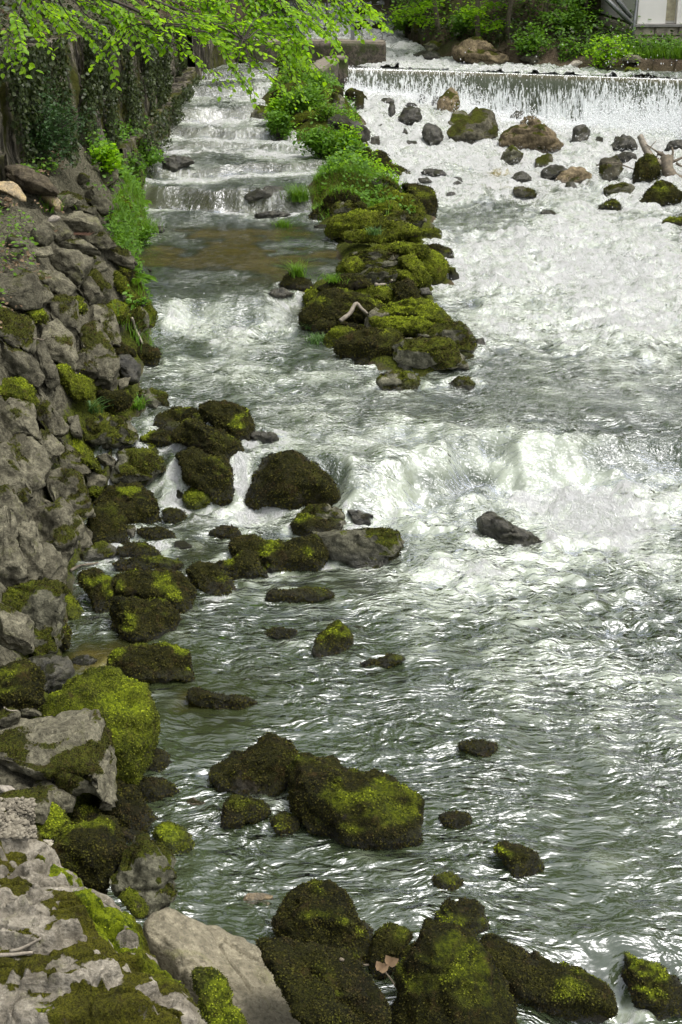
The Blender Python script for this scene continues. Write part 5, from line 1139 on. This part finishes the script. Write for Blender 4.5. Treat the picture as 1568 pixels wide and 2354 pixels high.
for (u, v, d) in SPR:
    c_ = at_depth(u, v, d); hb = min(hubs, key=lambda h: np.linalg.norm(h - c_) - .6 * (h[0] < c_[0])); L = rng.uniform(.55, .95)
    dr = unit(c_ - hb + [.5, 0, -.1]); tip = c_ + dr * L * .5
    pth = smooth_path([hb, hb + (c_ - hb) * .6 + [0, 0, .08], c_, tip], 5, .03); tw.append((pth, np.linspace(.012, .0035, len(pth))))
    for s_ in range(4):
        if s_ == 0: q0, dd, l_ = c_ - dr * L * .55, dr, L * 1.1
        else: q0 = c_ + dr * L * rng.uniform(-.6, .3); dd = unit(dr + rng.normal(size=3) * [.5, .5, .22]); l_ = L * rng.uniform(.35, .7)
        n_ = int(l_ * (26 if v < 95 else 17)); t = np.linspace(.05, 1, n_)[:, None]; pp = q0 + dd * l_ * t + [0, 0, -.10] * t ** 2; tw.append((pp[[0, n_ // 2, -1]], np.array([.005, .004, .0025])))
        sd_ = unit(np.cross(dd, [0, 0, 1])) * np.where(np.arange(n_) % 2, 1, -1)[:, None]
        LP.append(pp); LD.append(sd_ + dd * .7 + rng.normal(size=(n_, 3)) * .25 + [0, 0, -.35]); LN.append(rng.normal(size=(n_, 3)) * .35 + [0, -.25, 1]); LS.append(rng.uniform(.065, .115, n_))
P = np.concatenate(LP); V, f_ = leaves(P - base, np.concatenate(LD), np.concatenate(LN), np.concatenate(LS), 1.05)
link('foliage', mesh_np('foliage', V, f_), MAT['beech'], rt)
link('branches', tubes([(p_ - base, r_) for p_, r_ in tw], 5), MAT['bark'], rt)
# ---- slender trees on the far bank
def slim_tree(u, v, hgt, spread, n_, label, mat='beech', lean=0., ls=.14, nl=16):
    b = hit(u, v); b[2] -= .1; rt = empty('slender_tree', tuple(b), label=label, cat='tree', group='trees on the far right bank')
    tr = smooth_path([[0, 0, 0], [lean * .4, -.2, hgt * .5], [lean, -.4, hgt]], 6, .05); link('trunk', tubes([(tr, np.linspace(.09, .03, len(tr)))], 8, .1), MAT['gbark'], rt)
    tw, LP, LD, LN = [], [], [], []
    for k in range(nl):
        q0 = tr[int(len(tr) * rng.uniform(.15, .98))]; az = rng.uniform(0, 6.283); l_ = spread * rng.uniform(.5, 1); tip = q0 + [math.cos(az) * l_, math.sin(az) * l_ * .8, rng.uniform(-.25, .35) * l_]
        tw.append((smooth_path([q0, (q0 + tip) / 2 + [0, 0, .15], tip], 3), np.linspace(.02, .006, 7))); m_ = n_ // nl; t = rng.uniform(.2, 1.05, m_)[:, None]
        LP.append(q0 + (tip - q0) * t + rng.normal(size=(m_, 3)) * [.22, .22, .07] * (.4 + t)); LD.append(rng.normal(size=(m_, 3)) * [.8, .8, .3]); LN.append(rng.normal(size=(m_, 3)) * .35 + [0, -.3, 1])
    P = np.concatenate(LP); V, f_ = leaves(P, np.concatenate(LD), np.concatenate(LN), rng.uniform(.6, 1.1, len(P)) * ls); link('crown', mesh_np('crown', V, f_), MAT[mat], rt); link('branches', tubes(tw, 4), MAT['gbark'], rt)
slim_tree(1100, 95, 4.2, 1.9, 2600, 'leafy young tree directly behind the great boulder above the weir', lean=-.5)
slim_tree(1165, 85, 4.6, 1.7, 2200, 'slender twin of the young tree behind the great boulder, to its right', lean=.3)
slim_tree(1010, 75, 3.6, 1.8, 2000, 'bright low branched tree at the left end of the far bank', lean=-1.0)
slim_tree(1250, 70, 4.4, 1.6, 1500, 'thin dark leaved tree halfway along the far bank slope', 'shrub', .2)
slim_tree(1345, 85, 4.0, 1.5, 1500, 'thin tree next to the steel struts of the house', 'shrub', -.3)
slim_tree(1390, 150, .9, .7, 700, 'small green sapling below the corner of the house', 'beech', 0, .12, 10)
slim_tree(960, 60, 3.0, 1.2, 1200, 'dark small tree above the upper rapids', 'shrub', -.4)
for (u, v, l) in ((1300, 75, 'bush of fine leaves on the slope midway along the far bank'), (1060, 85, 'bush at the left foot of the young tree behind the great boulder'), (1220, 130, 'bush low on the far bank above the weir'), (935, 75, 'bush beside the upper rapids at the far bank')):
    shrub(u, v, .7, .9, 900, .11, MAT['shrub'], 'bush', l, 'bush', 'bushes on the far bank', 18, hit(u, v))
# ---- concrete walls at the head of the channel
def concrete():
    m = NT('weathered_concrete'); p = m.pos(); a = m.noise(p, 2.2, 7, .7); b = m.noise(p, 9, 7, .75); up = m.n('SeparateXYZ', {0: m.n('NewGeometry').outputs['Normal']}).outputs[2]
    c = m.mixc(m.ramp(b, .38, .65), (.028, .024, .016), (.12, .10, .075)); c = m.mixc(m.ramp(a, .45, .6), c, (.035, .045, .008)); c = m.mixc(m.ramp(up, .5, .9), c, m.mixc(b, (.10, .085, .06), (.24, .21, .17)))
    return m.surf(m.n('BsdfPrincipled', {'Base Color': c, 'Roughness': .9, 'Normal': m.bump(b, .7, .05)}).outputs[0])
MAT['conc'] = concrete()
def roughbox(name, x0, x1, y0, y1, z0, z1, mat, label, cat, step=.12, amp=.04, rot=0, seed=0, parent=None):
    b = bmesh.new(); bmesh.ops.create_cube(b, size=1)
    for v_ in b.verts: v_.co = Vector(((x0 + x1) / 2 + v_.co.x * (x1 - x0), (y0 + y1) / 2 + v_.co.y * (y1 - y0), (z0 + z1) / 2 + v_.co.z * (z1 - z0)))
    bmesh.ops.bevel(b, geom=b.edges[:], offset=.05, segments=2, affect='EDGES')
    for ax, lo, hi in ((0, x0, x1), (1, y0, y1), (2, z0, z1)):
        n_ = int((hi - lo) / step)
        for k in range(1, n_):
            no = [0, 0, 0]; no[ax] = 1; co = [0, 0, 0]; co[ax] = lo + (hi - lo) * k / n_
            bmesh.ops.bisect_plane(b, geom=b.verts[:] + b.edges[:] + b.faces[:], plane_co=co, plane_no=no)
    b.normal_update(); G = np.array([v_.co[:] for v_ in b.verts]); dn = fbm(G * 2.2, 4, seed) * amp + fbm(G * 9, 2, seed + 3) * amp * .4
    for v_, q in zip(b.verts, dn): v_.co += v_.normal * float(q)
    me = bpy.data.meshes.new(name); b.to_mesh(me); b.free(); c_ = Vector(((x0 + x1) / 2, (y0 + y1) / 2, z0)); me.transform(Matrix.Translation(-c_)); 
    me.polygons.foreach_set('use_smooth', [True] * len(me.polygons))
    o = link(name, me, mat, parent, label, cat, loc=tuple(c_)); o.rotation_euler[2] = rot; return o
roughbox('concrete_wall', -3.0, 1.36, 45.0, 46.1, 1.0, 2.60, MAT['conc'], 'massive weathered concrete wall between the side channel and the weir', 'wall', .15, .05, 0, 501)
roughbox('slab_wall', -.85, -.25, 40.6, 45.1, .9, 2.15, MAT['conc'], 'short low slab wall running down from the concrete wall to the spit', 'wall', .12, .05, -.12, 503)
roughbox('weir_abutment', -.35, .22, 44.2, 45.2, .6, 2.2, MAT['conc'], 'stone abutment holding the left end of the weir', 'abutment', .12, .05, 0, 505)
# sluice frame standing on the wall
sg = empty('sluice_frame', (.35, 45.6, 2.55), label='dark steel sluice frame with a post, standing on the concrete wall', cat='sluice frame')
link('post', boxes([(-.06, .06, -.06, .06, 0, .95)]), MAT['steel'], sg); link('crossbeam', boxes([(-1.9, .3, -.09, -.061, .62, .78)]), MAT['steel'], sg); link('post', boxes([(-1.6, -1.5, -.06, .06, 0, .9)]), MAT['steel'], sg)
for x_, l in ((.63, 'thin steel rod on the concrete wall, nearer the sluice frame'), (1.25, 'thin steel rod at the right end of the concrete wall')):
    link('steel_rod', tubes([(np.array([[0, 0, 0], [.01, 0, .22], [.0, 0, .42]]), .018)], 8), MAT['steel'], None, l, 'rod', 'rods on the concrete wall', loc=(x_, 45.5, 2.56))
# ---- house at the right
c0 = at_y(1463, 57, 46.5); hx, hy, hz = c0[0], c0[1], c0[2]
hs = empty('house', (hx, hy, 2.2), label='pale house on a coursed stone base at the top right corner', cat='house')
def stucco():
    m = NT('cream_render'); p = m.pos(); a = m.noise(p, 3, 6, .6); return m.surf(m.n('BsdfPrincipled', {'Base Color': m.mixc(a, (.74, .72, .66), (.85, .83, .78)), 'Roughness': .9, 'Normal': m.bump(m.noise(p, 60, 4), .3, .01)}).outputs[0])
MAT['stucco'] = stucco()
def lc(b): return (b[0], b[1], b[2], b[3], b[4], b[5])
w0 = at_y(1530, 40, 46.5)[0] - hx; w1 = at_y(1556, 40, 46.5)[0] - hx; zz = hz - 2.2
link('wall', boxes([lc((0.02, w0, .0, 8, zz + .03, 7)), lc((w0, w1, .22, 8, zz + .03, 7)), lc((w1, 12, 0, 8, zz + .03, 7))]), MAT['stucco'], hs)
fr_ = link('window', boxes([(w0 + .03, w1 - .03, .17, .219, zz + .12, zz + 1.9)]), simple('stone_reveal', (.36, .33, .22), .8, .25, 6, .3), hs)
L = []
for k in range(4):
    zb_ = -.35 + k * (zz + .30) / 4; x_ = -.12; j = 0
    while x_ < 12:
        wd_ = random.uniform(.55, 1.1); L.append((x_ + .008, x_ + wd_ - .008, -.16 - random.uniform(0, .03), 7.9, zb_ + .006, zb_ + (zz + .30) / 4 - .006)); x_ += wd_
b = bmesh.new(); b.from_mesh(boxes(L)); bmesh.ops.bevel(b, geom=b.edges[:], offset=.035, segments=2, affect='EDGES'); bmesh.ops.subdivide_edges(b, edges=[e for e in b.edges if e.calc_length() > .2], cuts=3, use_grid_fill=True)
for v_ in b.verts:
    if v_.co.y < 0: v_.co.y += .03 * (random.random() - .5)
me = bpy.data.meshes.new('base'); b.to_mesh(me); b.free()
link('stone_base', me, simple('coursed_limestone', (.36, .32, .245), .95, .35, 5, .9), hs)
link('ledge', boxes([(-.2, 12, -.24, -.005, zz - .05, zz + .025)]), simple('ledge_metal', (.25, .24, .22), .6, .2, 6, .2), hs)
link('downpipe', tubes([(np.array([[-.06, -.08, 7], [-.06, -.08, zz + .45], [-.10, -.2, zz + .25], [-.14, -.26, zz - .1], [-.14, -.26, .1]]), .05)], 10), MAT['steel'], hs)
# steel struts propping something above the frame
pa, pb = at_y(1452, 55, 45.9), at_y(1355, -40, 45.9); pc, pd = at_y(1452, 45, 45.9), at_y(1390, -40, 45.9)
st = empty('steel_brace', tuple(pa), label='pair of grey steel struts slanting up beside the house', cat='brace')
for a, b_ in ((pa, pb), (pc + [0, .1, .06], pd + [0, .1, 0])): link('strut', tubes([(np.array([a - pa, (a + b_) / 2 - pa, b_ - pa]), .075)], 4), MAT['steel'], st)
# ---- driftwood, sticks
def stick(pts, rad, mat, name, label, cat='stick', lift=.01, group='sticks and twigs', rough=.15):
    Q = np.array([rhit(u, v, lift)[0] for u, v in pts]); Q = smooth_path(Q, 5, .01) if len(Q) > 2 else np.array([Q[0], (Q[0] + Q[1]) / 2, Q[1]]); o_ = Q.mean(0)
    return link(name, tubes([(Q - o_, np.linspace(rad, rad * .6, len(Q)))], 7, rough), MAT[mat], None, label, cat, group, loc=tuple(o_))
def cv(ox, oy, sc, *pts): return [((ox + a * sc) * 1568 / 2729, (oy + b * sc) * 1568 / 2729) for a, b in pts]
dd = cdepth(hit(*cv(1900, 400, .5287, (1400, 600))[0]))
def dpt(a, b, k=0): return at_depth(*cv(1900, 400, .5287, (a, b))[0], dd + k)
dw = empty('driftwood_trunk', tuple(dpt(1500, 700)), label='bent grey driftwood trunk stranded on rocks at the right edge', cat='driftwood'); o_ = dpt(1500, 700)
link('trunk', tubes([(smooth_path([dpt(1450, 440), dpt(1455, 520, -.1), dpt(1500, 590, -.2), dpt(1580, 640, -.3), dpt(1640, 760, -.4), dpt(1700, 840, -.5)], 6, .02) - o_, np.array([.16, .165, .16] + [.14] * 28))], 12, .06), MAT['gbark'], dw)
link('broken_limb', tubes([(smooth_path([dpt(1250, 270, .2), dpt(1290, 370, .1), dpt(1350, 450), dpt(1420, 500)], 5, .02) - o_, np.linspace(.07, .10, 16))], 8, .15), MAT['wood'], dw)
link('branches', tubes([(smooth_path([dpt(*a) for a in q], 4, .02) - o_, np.linspace(r0, r0 * .4, 4 * (len(q) - 1) + 1)) for q, r0 in (
    (((1480, 460), (1495, 400), (1492, 355)), .04), (((1450, 430), (1380, 390), (1290, 335)), .03), (((1340, 420), (1320, 370), (1370, 310)), .02), (((1500, 470), (1560, 440), (1650, 400)), .04), (((1440, 440), (1420, 410), (1412, 390)), .03),
    (((1520, 480), (1570, 500), (1640, 470)), .03), (((1380, 400), (1430, 420), (1480, 440)), .06))], 6, .2), MAT['gbark'], dw)
q = smooth_path([dpt(1470, 850, -1.6), dpt(1530, 860, -1.6), dpt(1560, 800, -1.6), dpt(1545, 740, -1.6)], 6, .03); o_ = q.mean(0)
link('torn_log_end', tubes([(q - o_, np.array([.10, .09, .08, .08, .09, .10, .12, .14, .15, .15, .15, .14, .13, .12, .11, .1, .09, .08, .05]))], 10, .35), MAT['owood'], None, 'torn orange end of a broken log at the right edge', 'log', loc=tuple(o_))
stick(cv(900, 600, .7015, (655, 975), (700, 935), (740, 892), (775, 905), (812, 932)), .035, 'wood', 'forked_stick', 'bent bleached stick lying in the hollow of the spit rocks', lift=.05)
stick(cv(900, 600, .7015, (862, 776), (905, 762), (948, 744)), .025, 'wood', 'stick', 'short reddish stick on green rocks halfway along the spit', lift=.03)
stick(cv(0, 600, .6378, (822, 1060), (850, 1120), (892, 1218)), .02, 'wood', 'stick', 'pale stick leaning on mossy rocks left of the drop', lift=.02)
stick(cv(0, 600, .6378, (205, 1188), (270, 1190), (345, 1180)), .012, 'gbark', 'twig', 'thin twig on a grey block of the left bank', lift=.02)
stick(cv(0, 1500, .7015, (395, 1118), (450, 1100), (500, 1090), (565, 1080)), .014, 'gbark', 'twig', 'twig bridging two mossy rocks under the upright fissured block', lift=.02)
stick(cv(0, 3200, .7015, (-20, 890), (80, 885), (200, 880)), .012, 'wood', 'stick', 'straight pale stick on the layered ledge at the left edge', lift=.015)
stick(cv(0, 3200, .7015, (60, 870), (150, 830), (240, 775)), .010, 'wood', 'stick', 'short forked stick on the layered ledge above the straight one', lift=.015)
stick(cv(900, 3200, 1.1665, (400, 555), (490, 580), (540, 585), (590, 660)), .008, 'gbark', 'twig', 'thin bent twig in the gap beside the shaggy bottom boulder', lift=.02)
stick(cv(1900, 400, .5287, (925, 505), (1000, 480), (1080, 487), (1210, 520)), .02, 'gbark', 'twig', 'long thin twig caught across the thimble shaped rock', lift=.04)
stick(cv(0, 600, .6378, (840, 705), (890, 740), (950, 765)), .022, 'bark', 'stick', 'dark stick dipping into the olive pool from the left bank', lift=.02)
stick([(5, 1625), (20, 1632), (38, 1640)], .007, 'wood', 'twig', 'pale twig above the pitted grey boulder', lift=.02)
# rusty wire mesh scrap
b, nr = rhit(*cv(0, 600, .6378, (475, 540))[0], .01); L = []
for k in range(9):
    a = -.2 + .05 * k; L.append((np.array([[a, -.13, 0], [a + .03, 0, .015], [a + .05, .13, 0]]), .003)); 
for k in range(6):
    a = -.12 + .048 * k; L.append((np.array([[-.2, a, 0], [0, a, .015], [.2, a, 0]]), .003))
link('wire_mesh_scrap', tubes(L, 4), simple('rusty_wire', (.10, .05, .03), .9), None, 'scrap of rusty wire mesh on the flat topped ledge stone', 'wire mesh', loc=tuple(b + [0, 0, .03]))
# dead leaves lying about, each can be counted
for (u, v, l) in ((870, 2226, 'upright tan dead leaf beside the domed boulder'), (888, 2212, 'curled tan dead leaf, right of the upright one')):
    b, _ = rhit(u, v, .01); V, f_ = leaves(np.array([[0, 0, 0], [.02, 0, 0]]) * 1., np.array([[1, .1, .5], [-.4, .1, .9]]), np.array([[0, -1, .5], [.3, -1, .4]]), [.075, .065], 1.2)
    link('dead_leaf', mesh_np('dead_leaf', V, f_), simple('tan_leaf', (.24, .16, .09), .8), None, l, 'leaf', 'dead leaves', loc=tuple(b + [0, -.05, .03]))
# gravel pocket
n_ = 700; u_ = rng.uniform(-10, 80, n_); v_ = rng.uniform(1835, 1925, n_); GV, GF, o_ = [], [], 0; iv, jf = ico(2)
for a, b_ in zip(u_, v_):
    q, nr = rhit(a, b_, .005); sc_ = rng.uniform(.006, .017) * np.array([1, rng.uniform(.6, 1), rng.uniform(.4, .7)]); th = rng.uniform(0, 3.14); vv = iv * sc_; vv = vv + .15 * sc_.min() * fbm(iv * 2 + a, 1, 3)[:, None]
    vv = np.stack([vv[:, 0] * math.cos(th) - vv[:, 1] * math.sin(th), vv[:, 0] * math.sin(th) + vv[:, 1] * math.cos(th), vv[:, 2]], 1) + q; GV.append(vv); GF.append(jf + o_); o_ += len(vv)
m = NT('gravel'); r_ = m.n('NewGeometry').outputs['Random Per Island']
MAT['gravel'] = m.surf(m.n('BsdfPrincipled', {'Base Color': m.mixc(r_, (.20, .18, .135), (.075, .065, .045)), 'Roughness': .9}).outputs[0])
link('gravel', mesh_np('gravel', np.concatenate(GV), np.concatenate(GF)), MAT['gravel'], None, 'pocket of pale gravel between rocks above the layered ledge', 'gravel', kind='stuff')

# ---- tall woodland trees that stand round the river above and beside the frame; they shade the left bank and are mirrored by the water
MAT['wood_leaf'] = leafmat('woodland_leaf', (.05, .10, .012), (.02, .045, .008), .3)

WV, WF, WT, wo_ = [], [], [], 0
def tall_tree(x, y, hgt, cr, low, n_, ls=.34):
    global wo_
    z = G1(x, y) - .3; o_ = np.array([x, y, z])
    tr = smooth_path([[0, 0, 0], [.2, .1, hgt * .5], [.1, -.2, hgt * .92]], 6, .1); WT.append((tr + o_, np.linspace(.32, .06, len(tr))))
    ncl = 46; a = rng.uniform(0, 6.283, ncl); q = rng.uniform(0, 1, ncl) ** .5; h = rng.uniform(low, hgt, ncl); wq = cr * np.sin(np.clip((h - low) / (hgt - low), .08, 1) * 2.6 + .35).clip(.25) * q
    cl = np.stack([np.cos(a) * wq, np.sin(a) * wq, h], 1); k = rng.integers(0, ncl, n_); P = cl[k] + rng.normal(size=(n_, 3)) * [cr * .17, cr * .17, cr * .11]
    V, f_ = leaves(P + o_, rng.normal(size=(n_, 3)) * [1, 1, .5], rng.normal(size=(n_, 3)) * .5 + [0, 0, 1], rng.uniform(.6, 1.2, n_) * ls, 1.2); WV.append(V); WF.append(f_ + wo_); wo_ += len(V)
    for c in cl[:22]: b0 = tr[int(len(tr) * min(.9, c[2] / hgt * .8))]; WT.append((np.array([b0, (c + b0) / 2 + [0, 0, .2], c]) + o_, np.array([.07, .05, .02])))
for (x, y, h, c, lo) in ((-11, 15, 16, 4.5, 4), (-10, 24, 16, 4.8, 4), (-11, 33, 16, 5, 4), (-9, 42, 17, 4.5, 4.5), (-8, 52, 22, 6, 4.5), (-7, 6, 13, 3.6, 6), (-4, 60, 26, 7, 5), (3, 66, 30, 8, 7), (10, 64, 30, 8, 8), (17, 60, 28, 8, 6), (20, 50, 22, 6, 4), (23, 42, 15, 5, 2), (24, 30, 14, 5, 2)):
    tall_tree(x, y, h, c, lo, 3600)
wd = link('woodland', mesh_np('woodland', np.concatenate(WV), np.concatenate(WF)), MAT['wood_leaf'], None, 'dense wood closing the valley behind and above the river', 'woodland', kind='stuff')
link('trunks', tubes(WT, 6, .1), MAT['gbark'], wd)
